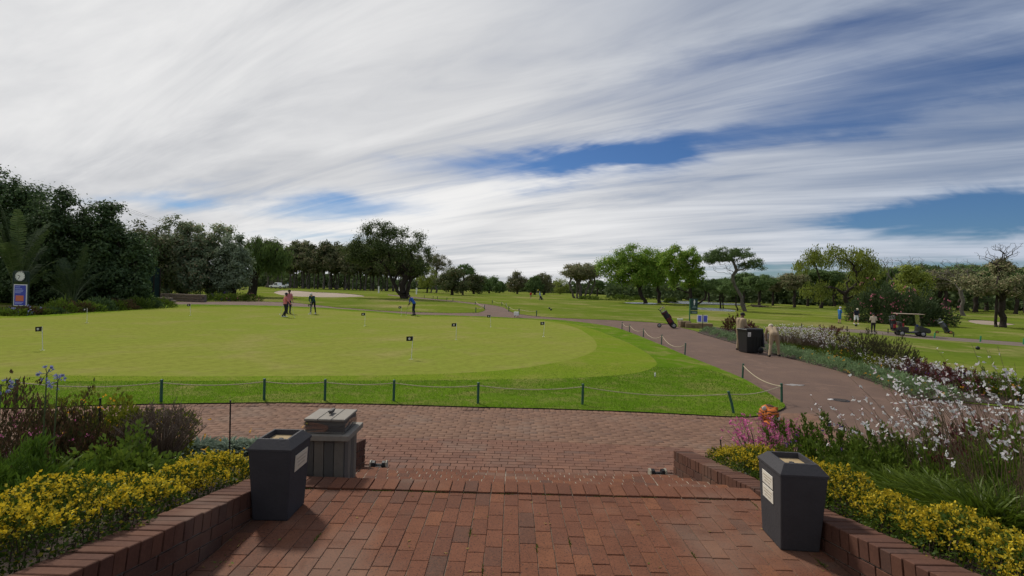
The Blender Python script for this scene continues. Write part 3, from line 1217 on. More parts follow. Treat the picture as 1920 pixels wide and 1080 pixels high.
def tree(name, label, base, fork, ells, nclump, cr_, per, leaf, lmat, bark, trunk_r, seed=1, cat='tree', group=None, shell=.5, flat=.75, up=.25, hang=0.,
         curve=.1, wig=.07, top=None, expo=.56, bare=None, extra=None, outw=.7, tip_r=.012):
    """base is a ground point; fork and crown ellipsoids are offsets from it"""
    rng = np.random.default_rng(seed)
    t = thing(name, label, cat, base, 0, group)
    cl = ell_points(rng, ells, nclump, shell, top)
    cl[:, 2] = np.maximum(cl[:, 2], .15)
    segs = grow(rng, (0, 0, -.15), fork, cl, trunk_r, curve, 0, 1, wig, expo, tip_r)
    if bare is not None:
        b = ell_points(rng, bare[0], bare[1], .3)
        segs += grow(rng, (0, 0, .3), fork, b, trunk_r * .5, curve, 0, 1, .14, .62, tip_r)
    if extra:
        for (b2, f2, r2) in extra:
            cc = cl[np.argsort(np.linalg.norm(cl - np.array(f2), axis=1))[:max(4, nclump // 5)]]
            segs += grow(rng, b2, f2, cc, r2, curve, 0, 1, wig, expo, tip_r)
    V, F = cones(segs, 6)
    fast('trunk', V, F, bark, t, True)
    ctr = np.average(np.array([e[:3] for e in ells]), axis=0) - np.array([0, 0, .25 * max(e[5] for e in ells)])
    V, F = crown_leaves(rng, cl, ctr, cr_, per, leaf[0], leaf[1], flat, outw, up, hang)
    fast('crown', V, F, lmat, t)
    return t


def px_m(D):
    return D / FPX


def tree_px(name, label, bx, by, top, halfw, D=None, z0=.35, cx=None, depth=1., **k):
    """tree from its photo measures: base pixel (or column and depth D), crown top row, half width in px; crown starts z0 of the height"""
    b = atD(bx, D) if D else at(bx, by)
    D = b.y
    zt = zat(bx, top, D) - b.z
    hw = halfw * D / FPX
    off = ((cx if cx is not None else bx) - bx) * D / FPX
    zc, rz = zt * (1 + z0) / 2, zt * (1 - z0) / 2
    ells = k.pop('ells', None)
    if ells:
        E_ = [(off + e[0] * hw, e[1] * hw * depth, zc + e[2] * rz, e[3] * hw, e[4] * hw * depth, e[5] * rz) for e in ells]
    else:
        E_ = [(off, 0, zc, hw, hw * depth, rz)]
    f = k.pop('fork', (.25, 0, .45))
    fork = (off * f[0], f[1] * hw, zt * f[2])
    ct = k.pop('cr', .16)
    return tree(name, label, b, fork, E_, k.pop('n', 70), ct * hw * 2 / 2 + .0, k.pop('per', 90), k.pop('leaf', (.35, .16)), k.pop('lmat', L_DARK), k.pop('bark', BARK), k.pop('tr', .3), **k)


LUMPY = [(-.35, -.2, -.25, .65, .6, .7), (.35, .1, -.2, .65, .6, .75), (0, -.1, .3, .6, .6, .7), (-.2, .2, .1, .6, .7, .7)]

# dark trees on the left
tree_px('evergreen_tree', 'tallest dark evergreen at the far left, behind the palm-like leaves and clock', 20, 0, 318, 120, D=43, z0=.02, depth=.6, ells=LUMPY + [(-.1, 0, .72, .22, .3, .28), (.5, -.2, -.6, .55, .5, .4), (-.5, -.2, -.6, .55, .5, .4)],
        n=340, cr=.15, per=130, leaf=(.25, .13), lmat=L_DARK, bark=BARK_D, tr=.4, seed=3, fork=(.25, 0, .3), shell=.35, tip_r=.008)
tree_px('evergreen_tree', 'dark evergreen tree right of the clock, with ragged twigs on its top', 118, 0, 350, 92, D=41, z0=.02, depth=.7, ells=LUMPY + [(.45, -.2, -.6, .6, .5, .4), (-.45, -.2, -.6, .6, .5, .4), (-.1, 0, .8, .18, .3, .22)],
        n=300, cr=.16, per=125, leaf=(.24, .13), lmat=L_DARK, bark=BARK_D, tr=.4, seed=4, fork=(.25, 0, .3), shell=.35, tip_r=.008)
tree_px('evergreen_tree', 'dark glossy evergreen tree left of the dark green net screen', 200, 0, 384, 82, D=42, z0=.03, depth=.7, ells=LUMPY + [(.4, -.2, -.6, .6, .5, .4), (-.4, -.2, -.6, .6, .5, .4)],
        n=280, cr=.16, per=125, leaf=(.24, .13), lmat=L_DARK, bark=BARK_D, tr=.35, seed=5, fork=(.25, 0, .3), shell=.35, tip_r=.008)
tree_px('evergreen_tree', 'olive brown evergreen rising behind the net screen', 268, 0, 420, 62, D=56, z0=.12, depth=.8, ells=LUMPY, n=120, cr=.2, per=100, leaf=(.32, .15), lmat=L_DARK2, bark=BARK_D, tr=.35, seed=6, fork=(.25, 0, .35), shell=.35)
tree_px('evergreen_tree', 'distant olive evergreen between the net screen and the grey green tree', 310, 0, 425, 55, D=74, z0=.12, depth=.8, ells=LUMPY, n=100, cr=.2, per=90, leaf=(.38, .17), lmat=L_DARK2, bark=BARK_D, tr=.35, seed=7, fork=(.25, 0, .35), shell=.35)
# grey green trees
UPR = [(-.3, 0, -.2, .6, .6, .75), (.3, 0, -.2, .6, .6, .75), (-.2, 0, .45, .36, .4, .55), (.25, 0, .35, .4, .4, .55), (0, -.2, -.55, .85, .6, .45)]
tree_px('silver_tree', 'grey green bushy tree right of the low stone wall, pale upright shoots on top', 340, 0, 404, 62, D=60, z0=.02, depth=.8, ells=UPR, n=220, cr=.15, per=120, leaf=(.30, .14), lmat=L_GREY, bark=BARK_D, tr=.35, seed=8, fork=(0, 0, .25), shell=.35, up=.6)
tree_px('silver_tree', 'taller grey green tree in the middle of the left clump, left of the willow', 398, 0, 407, 55, D=63, z0=.02, depth=.8, ells=UPR, n=210, cr=.16, per=120, leaf=(.30, .14), lmat=L_GREY, bark=BARK_D, tr=.35, seed=9, fork=(0, 0, .25), shell=.35, up=.6)
tree_px('silver_tree', 'lower silvery tree with loose branches touching the willow', 438, 0, 436, 42, D=61, z0=.08, depth=.9, ells=UPR, n=110, cr=.2, per=85, leaf=(.34, .15), lmat=M_leaf('leaf_silver', (0.132, 0.171, 0.097), (0.246, 0.290, 0.185), None, .25, .42, .4, .4), bark=BARK_D, tr=.3, seed=10, fork=(0, 0, .3), shell=.4, up=.3)
# willow
tree_px('willow_tree', 'weeping willow with a thick dark trunk beside the far sand bunker', 470, 556, 438, 56, z0=.46, cx=490, depth=.9, ells=[(-.15, 0, .25, .75, .8, .7), (.3, 0, -.05, .7, .7, .8), (0, 0, .45, .5, .5, .5)], n=170, cr=.14, per=90, leaf=(.42, .075), lmat=L_WIL, bark=BARK_D, tr=.6, seed=12, fork=(.4, 0, .38), shell=.4, hang=1.5)
# the wind-shaped tree in the middle
_b = at(757, 560)
_k = _b.y / FPX
tree('windswept_tree', 'large windswept tree leaning left beyond the putting green', _b, (-.3, 0, 2.0), [
    (-28 * _k, 0, 84 * _k, 52 * _k, 4.0, 36 * _k, 3), (-66 * _k, 0, 96 * _k, 40 * _k, 3.2, 28 * _k, 2.0), (16 * _k, 0, 80 * _k, 34 * _k, 3.4, 34 * _k, 2.2), (-48 * _k, 0, 126 * _k, 36 * _k, 2.4, 15 * _k, 1.3), (-92 * _k, 0, 92 * _k, 24 * _k, 2.2, 18 * _k, .8),
    (8 * _k, 0, 112 * _k, 30 * _k, 2.8, 20 * _k, 1.2), (-80 * _k, 0, 70 * _k, 26 * _k, 2.2, 8 * _k, .5), (26 * _k, 0, 54 * _k, 20 * _k, 2.2, 10 * _k, .5)],
    230, .80, 120, (.25, .12), L_WIND, BARK_D, .42, seed=21, shell=.35, wig=.09, curve=.06, expo=.6,
    extra=[((.25, 0, -.1), (.9, .3, 2.8), .24), ((-.15, 0, -.1), (-1.9, -.3, 3.0), .24)])
# pair and pines right of it
tree_px('umbrella_pine', 'spindly flat topped pine just right of the windswept tree', 818, 549, 475, 26, z0=.55, depth=1, n=70, cr=.22, per=60, leaf=(.45, .16), lmat=L_PINE_B, bark=BARK_G, tr=.26, seed=22, fork=(0, 0, .45), shell=.3, bare=([(0, 0, 5.2, 2.2, 2.0, 2.0)], 14), extra=[((-1.7, .2, -.1), (-.8, 0, 3.4), .2)])
tree_px('bushy_tree', 'yellow green bushy tree right behind the trunk of the windswept tree', 800, 549, 498, 20, z0=.15, n=60, cr=.25, per=70, leaf=(.42, .18), lmat=L_YEL, bark=BARK_D, tr=.25, seed=23, fork=(0, 0, .4))
tree_px('bushy_tree', 'dark dense tree left of the small orange bush on the far fairway', 848, 0, 500, 30, D=130, z0=.08, n=90, cr=.22, per=80, leaf=(.5, .22), lmat=L_DARK2, bark=BARK_D, tr=.35, seed=24, fork=(0, 0, .35), ells=LUMPY)
tree_px('umbrella_pine', 'flat topped dark pine poking above the dense trees on the far fairway', 868, 0, 495, 17, D=135, z0=.6, n=40, cr=.3, per=60, leaf=(.5, .2), lmat=L_PINE, bark=BARK, tr=.25, seed=25, fork=(0, 0, .6), flat=.4)
for i, (x, tp, hw, D, lab) in enumerate(((888, 509, 24, 165, 'rounded dark tree behind the small orange bush, mid fairway'), (917, 516, 22, 200, 'far rounded green tree left of the sky gap on the horizon'), (936, 527, 12, 230, 'smallest far tree at the left edge of the horizon gap'))):
    tree_px('bushy_tree', lab, x, 0, tp, hw, D=D, z0=.05, n=70, cr=.24, per=70, leaf=(.65, .28), lmat=(L_PINE if i else L_DARK2), bark=BARK_D, tr=.35, seed=30 + i, fork=(0, 0, .35), ells=LUMPY)
tree_px('small_tree', 'small orange tinged bushy tree standing on the far fairway', 893, 547, 526, 10, z0=.3, n=30, cr=.35, per=60, leaf=(.4, .18), lmat=M_leaf('leaf_orange', (.13, .10, .025), (.19, .14, .04)), bark=BARK_D, tr=.16, seed=34)
# right of the gap
for i, (x, tp, hw, D, m_, lab) in enumerate(((970, 509, 22, 210, L_PINE_B, 'first tall far tree right of the horizon gap'), (1003, 516, 16, 200, L_PINE, 'dark green rounded far tree behind the red shirted golfer'),
                                             (1020, 509, 20, 205, L_PINE_B, 'brownish far pine behind the golfer in light blue'))):
    tree_px('far_tree', lab, x, 0, tp, hw, D=D, z0=.1, n=80, cr=.25, per=70, leaf=(.65, .28), lmat=m_, bark=BARK, tr=.4, seed=40 + i, fork=(0, 0, .35), ells=LUMPY)
tree_px('umbrella_pine', 'big flat topped pine with many grey trunks left of the bright green trees', 1088, 0, 494, 39, D=150, z0=.50, n=130, cr=.2, per=80, leaf=(.55, .2), lmat=L_PINE_B, bark=BARK_G, tr=.5, seed=44, fork=(0, 0, .3), shell=.3, flat=.5,
        extra=[((-1.6, .5, -.1), (-3.2, 0, 4.5), .3), ((1.4, 0, -.1), (2.4, 0, 4.5), .3), ((2.8, .4, -.1), (4.2, 0, 4.8), .25), ((-.8, .6, -.1), (-1., 0, 5), .26)])
tree_px('small_tree', 'light green feathery tree at the foot of the big flat topped pine', 1050, 552, 521, 16, z0=.05, n=50, cr=.3, per=70, leaf=(.45, .2), lmat=L_YEL, bark=BARK_D, tr=.2, seed=45)
# bright green trees by the water
OAK = [(-.45, 0, -.05, .5, .6, .75), (.4, 0, .1, .55, .6, .8), (0, 0, .35, .55, .6, .65), (-.1, -.3, -.3, .6, .5, .5), (.5, 0, -.5, .45, .4, .35)]
tree_px('oak_tree', 'left bright green spreading tree at the water, its trunk leaning left', 1211, 569, 459, 66, cx=1182, z0=.22, depth=.8, ells=OAK, n=230, cr=.15, per=110, leaf=(.38, .22), lmat=L_OAK, bark=BARK_D, tr=.42, seed=50, fork=(.55, 0, .30), shell=.35)
tree_px('oak_tree', 'middle bright green tree at the water with a dark leaning trunk', 1237, 569, 463, 45, cx=1228, z0=.25, depth=.8, ells=OAK, n=170, cr=.16, per=110, leaf=(.38, .22), lmat=L_OAK, bark=BARK_D, tr=.42, seed=51, fork=(.4, 0, .30), shell=.35)
tree_px('oak_tree', 'right bright green tree by the pond, gappy crown and forked trunk', 1297, 576, 459, 46, cx=1278, z0=.22, depth=.8, ells=[(-.3, 0, .35, .6, .6, .6), (.3, 0, .3, .5, .5, .55), (.55, 0, -.25, .4, .4, .5), (0, 0, -.45, .7, .5, .4)], n=150, cr=.15, per=105, leaf=(.36, .21), lmat=L_OAK, bark=BARK_D, tr=.36, seed=52, fork=(.2, 0, .28), shell=.4, extra=[((.1, 0, -.1), (2.6, 0, 1.7), .2)])
tree_px('small_pine', 'small flat green pine with twin thin trunks in front of the leaning pine', 1351, 578, 524, 32, cx=1343, z0=.5, n=60, cr=.24, per=80, leaf=(.34, .14), lmat=L_PINE, bark=BARK_D, tr=.16, seed=53, fork=(.2, 0, .5), flat=.5, extra=[((.6, 0, -.1), (.2, 0, 2.4), .12)])
tree_px('small_pine', 'slim young pine with one thin trunk between the pond and the leaning pine', 1383, 583, 527, 22, cx=1370, z0=.55, n=40, cr=.28, per=70, leaf=(.32, .13), lmat=L_PINE, bark=BARK_D, tr=.12, seed=54, fork=(.3, 0, .5), flat=.5)
_b = at(1398, 584); _k = _b.y / FPX
tree('umbrella_pine', 'leaning pine with a flat umbrella crown and bare inner branches by the pond', _b, (-26 * _k, 0, 66 * _k), [
    (-28 * _k, 0, 108 * _k, 44 * _k, 3.4, 13 * _k, 3), (-62 * _k, 0, 100 * _k, 24 * _k, 2.4, 11 * _k, 1.2), (8 * _k, 0, 86 * _k, 26 * _k, 2.2, 14 * _k, 1.2)], 120, .62, 85, (.30, .11), L_PINE, BARK_G, .26, seed=55, shell=.2, flat=.5, curve=-.02, wig=.1, up=.5,
    bare=([(-30 * _k, 0, 84 * _k, 45 * _k, 2.6, 14 * _k)], 90))
# yellow green tree behind the golfers
_b = at(1597, 598); _k = _b.y / FPX
tree('locust_tree', 'tall airy yellow green tree behind the golfers, two leaning dark trunks', _b, (-14 * _k, 0, 46 * _k), [
    (-55 * _k, 0, 124 * _k, 36 * _k, 2.6, 20 * _k, 1.6), (0, 0, 118 * _k, 32 * _k, 2.8, 26 * _k, 2.0), (28 * _k, 0, 92 * _k, 34 * _k, 2.8, 30 * _k, 2.2), (14 * _k, 0, 60 * _k, 32 * _k, 2.6, 26 * _k, 1.4), (-85 * _k, 0, 104 * _k, 24 * _k, 2.2, 12 * _k, .8), (-70 * _k, 0, 60 * _k, 26 * _k, 2., 18 * _k, .7)],
    190, .55, 62, (.30, .11), L_YEL, BARK_D, .28, seed=60, shell=.25, wig=.1, hang=.9, extra=[((.5, .2, -.1), (1.2, .1, 3.2), .2)])
# right side
_b = at(1880, 614); _k = _b.y / FPX
tree('dead_top_tree', 'tall dark tree at the right edge with bare antler-like top branches', _b, (-2 * _k, 0, 50 * _k), [
    (-20 * _k, 0, 82 * _k, 62 * _k, 3, 22 * _k, 2), (30 * _k, 0, 80 * _k, 50 * _k, 3, 22 * _k, 1.6), (-2 * _k, 0, 112 * _k, 16 * _k, 1.2, 14 * _k, .7)], 150, .55, 75, (.30, .11), L_PINE_B, BARK_D, .30, seed=61, shell=.25, flat=.6,
    bare=([(-18 * _k, 0, 138 * _k, 36 * _k, 1.6, 20 * _k), (12 * _k, 0, 150 * _k, 26 * _k, 1.2, 14 * _k)], 110), extra=[((-.6, .1, -.1), (-.8, 0, 2.2), .14)])


def bare_tree(label, bx, D, top, hw, z0, n, tr, seed, cx=None):
    b = atD(bx, D)
    rng = np.random.default_rng(seed)
    zt = zat(bx, top, D) - b.z
    w = hw * D / FPX
    off = ((cx or bx) - bx) * D / FPX
    t = thing('bare_tree', label, 'tree', b)
    cl = ell_points(rng, [(off, 0, zt * (1 + z0) / 2, w, w * .7, zt * (1 - z0) / 2)], n, .35, .7)
    segs = grow(rng, (0, 0, -.1), (off * .3, 0, zt * .42), cl, tr, .05, 0, 1, .16, .62, .015)
    V, F = cones(segs, 5)
    k = np.array([s[3] for s in segs]) > tr * .42
    big = [s for s, q in zip(segs, k) if q]; small = [s for s, q in zip(segs, k) if not q]
    fast('trunk', *cones(big, 6), BARK_G, t, True)
    tag(fast('branches', *cones(small, 4), BARK_G, t, True), kind='stuff')


bare_tree('leafless grey tree with a stout trunk behind the pink oleander', 1808, 92, 482, 62, .40, 150, .30, 62, 1785)
bare_tree('dead grey twiggy tree top above the oleander, left one', 1672, 100, 478, 30, .45, 120, .26, 63)
bare_tree('dead grey twiggy tree top above the oleander, right one', 1712, 98, 477, 26, .45, 110, .26, 64)
tree_px('evergreen_tree', 'dark upright evergreen standing behind the middle of the oleander', 1708, 0, 495, 32, D=84, z0=.1, n=90, cr=.22, per=75, leaf=(.4, .16), lmat=L_YEL, bark=BARK_D, tr=.3, seed=65, fork=(0, 0, .35), shell=.3)

# wood of tall pines on the left, and pines closing the right side
def pine_proto(seed, ht, w, lmat, bark, leaf, z0=.3, per=55, n=46, flat=.6, tr=.2):
    t = tree('tall_pine', None, (0, 0, 0), (0, 0, ht * .62), [(0, 0, ht * (1 + z0) / 2, w, w, ht * (1 - z0) / 2)], n, w * .42, per, leaf, lmat, bark, tr, seed=seed, flat=flat, shell=.25)
    for k in ('label', 'category'):
        if k in t: del t[k]
    return t


protos = [pine_proto(70 + i, 14 + i % 3, 2.4 + .3 * (i % 2), L_PINE_B if i % 2 else L_DARK2, BARK_G, (.75, .3), .36 + .05 * (i % 2)) for i in range(4)]
first = [True] * 4
for i in range(64):
    r_ = i // 22
    px = 500 + (i % 22) * 13.2 + jit(4.5)
    D = 172 + r_ * 7 + jit(2.5) - (px - 500) * .03
    b = atD(px, D)
    top = 462 + max(0, px - 600) * .10 + (max(0, 545 - px) * .0) + jit(8) - r_ * 2
    sc = (zat(px, top, D) - b.z) / (14 + (i % 4) % 3)
    p = protos[i % 4]
    o = p if first[i % 4] else copy_tree(p)
    first[i % 4] = False
    o.location = b
    o.scale = (sc * random.uniform(.95, 1.25), sc * random.uniform(.95, 1.25), sc)
    o.rotation_euler = (0, 0, random.uniform(0, 6.28))
    tag(o, 'tall thin trunked pine in the dense wood behind the left bunker', 'pine', 'pines of the wood on the left')
ups = []
for i in range(3):
    ht = 10 + i
    t = tree('umbrella_pine', None, (0, 0, 0), (.3 - .3 * i, 0, ht * .42), [(0, 0, ht * .80, 4.6, 4.2, ht * .17, 3), (1.8 - 1.6 * i, .5, ht * .62, 2.4, 2.4, ht * .12, 1)], 80, 1.05, 70, (.6, .24), (L_PINE, L_PINE_B, L_PINE)[i], BARK_D, .38, seed=80 + i, flat=.5, shell=.25, up=.4)
    for k in ('label', 'category'):
        if k in t: del t[k]
    ups.append(t)
used = [False] * 3
spots = [(1425, 118, 516), (1450, 130, 520), (1395, 140, 512), (1330, 150, 525), (1490, 118, 512), (1515, 135, 508), (1540, 120, 505), (1565, 140, 510), (1630, 125, 506), (1655, 118, 500), (1685, 135, 503), (1730, 122, 497), (1760, 130, 502), (1775, 112, 505), (1800, 135, 498),
         (1830, 118, 500), (1850, 135, 496), (1905, 110, 505), (1925, 122, 500), (1960, 112, 502), (1150, 190, 528), (1120, 200, 525), (1255, 185, 530), (1290, 175, 528), (1365, 165, 522), (1200, 205, 530), (1470, 165, 522), (1600, 150, 512)]
for i, (px, D, top) in enumerate(spots):
    b = atD(px, D)
    j = i % 3
    o = copy_tree(ups[j]) if used[j] else ups[j]
    used[j] = True
    o.location = b
    s_ = (zat(px, top, D) - b.z) / (10 + j) / .97
    o.scale = (s_ * 1.08, s_ * 1.08, s_)
    o.rotation_euler = (0, 0, random.uniform(0, 6.28))
    tag(o, 'flat topped dark pine in the belt closing the right side of the course', 'pine', 'pines behind the right fairways')

# far-off woodland on the skyline: one mass
def far_wood():
    rng = np.random.default_rng(5)
    Vs, Fs, n0 = [], [], 0
    for k in range(260):
        a = R(-62 + 124 * (k + rng.random()) / 260)
        D = rng.uniform(300, 380) * (1.0 if abs(a - R(-1.5)) > R(1.2) else 1.7)
        if a < R(-14):
            D = rng.uniform(215, 290)
        if a > R(12):
            D = rng.uniform(170, 260)
        x, y = D * math.sin(a), D * math.cos(a)
        z = h(x, y)
        ht, w = rng.uniform(4, 7.5), rng.uniform(3.5, 6)
        n = 260
        d = unit(rng.normal(size=(n, 3)))
        P = np.array([x, y, z + ht * .5]) + d * np.array([w, w, ht * .52]) * rng.uniform(.5, 1, (n, 1))
        A = d + rng.normal(size=(n, 3)) * .6
        s = rng.uniform(.7, 1.4, n)
        V, F = leaf_quads(P, A, 1.7 * s, .9 * s, rng)
        Vs.append(V); Fs.append(F + n0); n0 += len(V)
    tag(fast('far_woodland', np.concatenate(Vs), np.concatenate(Fs), M_leaf('leaf_far', (0.057, 0.085, 0.034), (0.113, 0.147, 0.057), None, .15, .6, .2, .05)),
        'far dark belt of woodland along the skyline behind the course', 'woodland', kind='stuff')


far_wood()

# ------------------------------------------------------------------ planting
STEM_RED = M_plain('stem_red', (.090, .060, .030), .7, bmp=0)
STEM_GRN = M_plain('stem_green', (.06, .085, .025), .6, bmp=0)
STEM_BRN = M_plain('stem_brown', (.085, .062, .046), .8, bmp=0)
LF_GRASS = M_leaf('leaf_strap_green', (0.057, 0.095, 0.009), (0.110, 0.150, 0.014), None, .35, .45, .35, 1.5)
LF_GREEN = M_leaf('leaf_garden_green', (0.057, 0.098, 0.012), (0.113, 0.156, 0.020), None, .3, .45, .35, 2.)
LF_FEATH = M_leaf('leaf_feathery', (.062, .118, .012), (.098, .165, .020), None, .25, .5, .3, 3.)
LF_YEL = M_leaf('leaf_golden', (0.493, 0.355, 0.019), (0.690, 0.524, 0.035), (0.296, 0.267, 0.029), .3, .5, .25, 3., .34)
LF_EUO = M_leaf('leaf_hedge_green', (.034, .066, .010), (.085, .120, .016), (.30, .25, .025), .28, .5, .25, 3., .12)
LF_GREYG = M_leaf('leaf_grey_strap', (.125, .165, .115), (.20, .24, .175), None, .2, .6, .25, 2.)
LF_RUST = M_leaf('leaf_rust', (.070, .050, .022), (.105, .050, .036), (.05, .06, .02), .25, .55, .25, 2., .3)
LF_WINE = M_leaf('leaf_wine', (.075, .022, .022), (.120, .036, .034), (.05, .045, .02), .25, .5, .3, 1., .2)
LF_ROSEM = M_leaf('leaf_rosemary', (.036, .038, .017), (.066, .060, .028), None, .15, .6, .2, 1.)
LF_LANT = M_leaf('leaf_lantana', (0.097, 0.120, 0.013), (0.179, 0.186, 0.019), None, .3, .5, .3, 2.)
PT_WHITE = M_leaf('petal_white', (0.663, 0.654, 0.646), (0.748, 0.739, 0.731), (0.561, 0.374, 0.408), .55, .6, .2, 4., .10)
PT_PINK = M_leaf('petal_pink', (.42, .08, .22), (.62, .20, .36), None, .35, .6, .2, 4.)
PT_ORANGE = M_leaf('petal_orange', (.60, .27, .02), (.68, .40, .03), None, .3, .6, .2, 4.)
PT_BLUE = M_leaf('petal_blue', (0.170, 0.187, 0.374), (0.289, 0.306, 0.493), None, .35, .6, .2, 4.)
PT_PURP = M_leaf('petal_purple', (.055, .025, .14), (.11, .05, .20), None, .3, .6, .2, 4.)


def dome(rng, n, rx, ry, hz, shell=.6, lump=.25):
    d = unit(rng.normal(size=(n, 3)))
    d[:, 2] = np.abs(d[:, 2])
    ph = rng.uniform(0, 6.28, 6)
    az = np.arctan2(d[:, 1], d[:, 0])
    lum = 1 + lump * (np.sin(3 * az + ph[0]) * .4 + np.sin(5 * az + ph[1] + d[:, 2] * 4) * .4 + np.sin(d[:, 2] * 7 + ph[2] + 2 * az) * .4)
    rad = (shell + (1 - shell) * rng.random(n) ** .5) * lum
    return d * np.array([rx, ry, hz]) * rad[:, None], d


def shrub(name, label, base, rx, ry, hz, mat, n, leaf, cat='shrub', group=None, flowers=None, stems=(26, STEM_BRN, .006), up=.5, shell=.55, lump=.3, seed=0, spiky=0, blade=False, outw=.8, rnd=.5):
    """mound of leaves on stems: > stems, foliage, flowers"""
    rng = np.random.default_rng(seed + 1000)
    t = thing(name, label, cat, base, 0, group)
    if stems:
        k, m_, r_ = stems
        tips, _ = dome(rng, k, rx * .9, ry * .9, hz * .95, .7, lump)
        segs = []
        for q in tips:
            b = np.array([q[0] * .15, q[1] * .15, -.03])
            mid = b + (q - b) * .5 + np.array([0, 0, hz * .12]) + rng.normal(size=3) * .04 * hz
            segs += [(b, mid, r_, r_ * .75), (mid, q, r_ * .75, r_ * .35)]
        fast('stems', *cones(segs, 4), m_, t)
    P, d = dome(rng, n, rx, ry, hz, shell, lump)
    if spiky:
        # upright shoots standing out of the mound
        sh, sd_ = dome(rng, spiky, rx * .9, ry * .9, hz, .85, lump)
        ax = unit(sd_ * np.array([.8, .8, .3]) + np.array([0, 0, 1.2]) + rng.normal(size=(spiky, 3)) * .18)
        per = max(6, n // (2 * spiky))
        tt = rng.random((spiky, per, 1))
        P2_ = (sh[:, None] + ax[:, None] * tt * hz * .42 + rng.normal(size=(spiky, per, 3)) * leaf[0] * .25).reshape(-1, 3)
        d2 = np.repeat(ax, per, 0)
        P = np.concatenate([P[:n // 2], P2_]); d = np.concatenate([d[:n // 2], d2])
    m = len(P)
    A = d * outw + np.array([0, 0, up]) + rng.normal(size=(m, 3)) * rnd
    s = rng.uniform(.6, 1.3, m)
    P[:, 2] = np.maximum(P[:, 2], .0)
    if blade:
        V, F = blades(P * np.array([.35, .35, .1]), A, leaf[0] * s, leaf[1] * s, rng, .45)
    else:
        V, F = leaf_quads(P, A, leaf[0] * s, leaf[1] * s, rng, .14)
    tag(fast('foliage', V, F, mat, t), kind='stuff')
    if flowers:
        fm, fn, fs, fz = flowers
        q, d = dome(rng, fn, rx * 1.02, ry * 1.02, hz * fz, .95, lump)
        q = np.repeat(q, 4, 0) + rng.normal(size=(fn * 4, 3)) * fs * .3
        V, F = leaf_quads(q, np.repeat(d, 4, 0) + rng.normal(size=(fn * 4, 3)), fs, fs * .7, rng, .1)
        tag(fast('flowers', V, F, fm, t), kind='stuff')
    return t


def gaura(label, base, n, ht, spread, nf, fsz, seed, petal=PT_WHITE, stem=STEM_RED, leaves=0, leaf=(.16, .008), lean=(0, 0), group=None, thin=.0022, name='gaura_plant'):
    """wiry stems with butterfly flowers above strap leaves"""
    rng = np.random.default_rng(seed + 500)
    t = thing(name, label, 'flowers', base, 0, group)
    segs, FP, FA, BP = [], [], [], []
    for i in range(n):
        a = rng.uniform(0, 6.28)
        r0 = spread * .35 * math.sqrt(rng.random())
        b = np.array([math.cos(a) * r0, math.sin(a) * r0, -.02])
        hh = ht * rng.uniform(.55, 1.1)
        tip = b + np.array([math.cos(a) * spread * rng.uniform(.1, .9) + lean[0] * hh, math.sin(a) * spread * rng.uniform(.1, .9) + lean[1] * hh, hh])
        mid = b + (tip - b) * .5 + np.array([-(tip - b)[0] * .18, -(tip - b)[1] * .18, hh * .1])
        m2 = (mid + tip) / 2 + rng.normal(size=3) * .015 * ht
        segs += [(b, mid, thin * 1.3, thin), (mid, m2, thin, thin * .8), (m2, tip, thin * .8, thin * .5)]
        dr = unit(tip - m2)
        for k in range(nf):
            tt = rng.uniform(.15, 1.0)
            p = m2 + (tip - m2) * tt + rng.normal(size=3) * .012 * (fsz / .028)
            if rng.random() < .66:
                FP.append(p); FA.append(dr * .5 + rng.normal(size=3) * .7 + np.array([0, -.35, .1]))
            else:
                BP.append(p)
    fast('stems', *cones(segs, 3), stem, t)
    FP, FA = np.array(FP), unit(np.array(FA))
    ref = rng.normal(size=FP.shape)
    Sd = unit(np.cross(FA, ref)); Nn = np.cross(FA, Sd)
    Vs, Fs, k0 = [], [], 0
    for ang in (18, 66, 118, 164):
        th = R(ang) + rng.normal(size=len(FP)) * .16
        dr = Sd * np.cos(th)[:, None] + Nn * np.sin(th)[:, None] + FA * .28
        dr = unit(dr)
        sd_ = unit(np.cross(FA, dr))
        L_ = fsz * rng.uniform(.8, 1.15, len(FP))[:, None]
        c = FP
        V = np.stack([c, c + dr * L_ * .55 + sd_ * L_ * .30 + FA * L_ * .06, c + dr * L_ * .98 + sd_ * L_ * .12, c + dr * L_ * .98 - sd_ * L_ * .12, c + dr * L_ * .55 - sd_ * L_ * .30 + FA * L_ * .06], 1).reshape(-1, 3)
        Vs.append(V); Fs.append(np.arange(len(V)).reshape(-1, 5) + k0); k0 += len(V)
    tag(fast('flowers', np.concatenate(Vs), np.concatenate(Fs), petal, t), kind='stuff')
    if BP:
        BP = np.array(BP)
        V, F = leaf_quads(BP, rng.normal(size=BP.shape) * .5 + np.array([0, 0, .8]), fsz * .55, fsz * .22, rng, .1)
        tag(fast('buds', V, F, PT_PINK, t), kind='stuff')
    if leaves:
        a = rng.uniform(0, 6.28, leaves)
        rr = spread * .75 * np.sqrt(rng.random(leaves))
        P = np.column_stack([np.cos(a) * rr, np.sin(a) * rr, np.full(leaves, -.02)])
        A = np.column_stack([np.cos(a) * .45, np.sin(a) * .45, np.ones(leaves)]) + rng.normal(size=(leaves, 3)) * .3
        V, F = blades(P, A, leaf[0] * rng.uniform(.6, 1.3, leaves), leaf[1], rng, .35)
        tag(fast('foliage', V, F, LF_GRASS, t), kind='stuff')
    return t


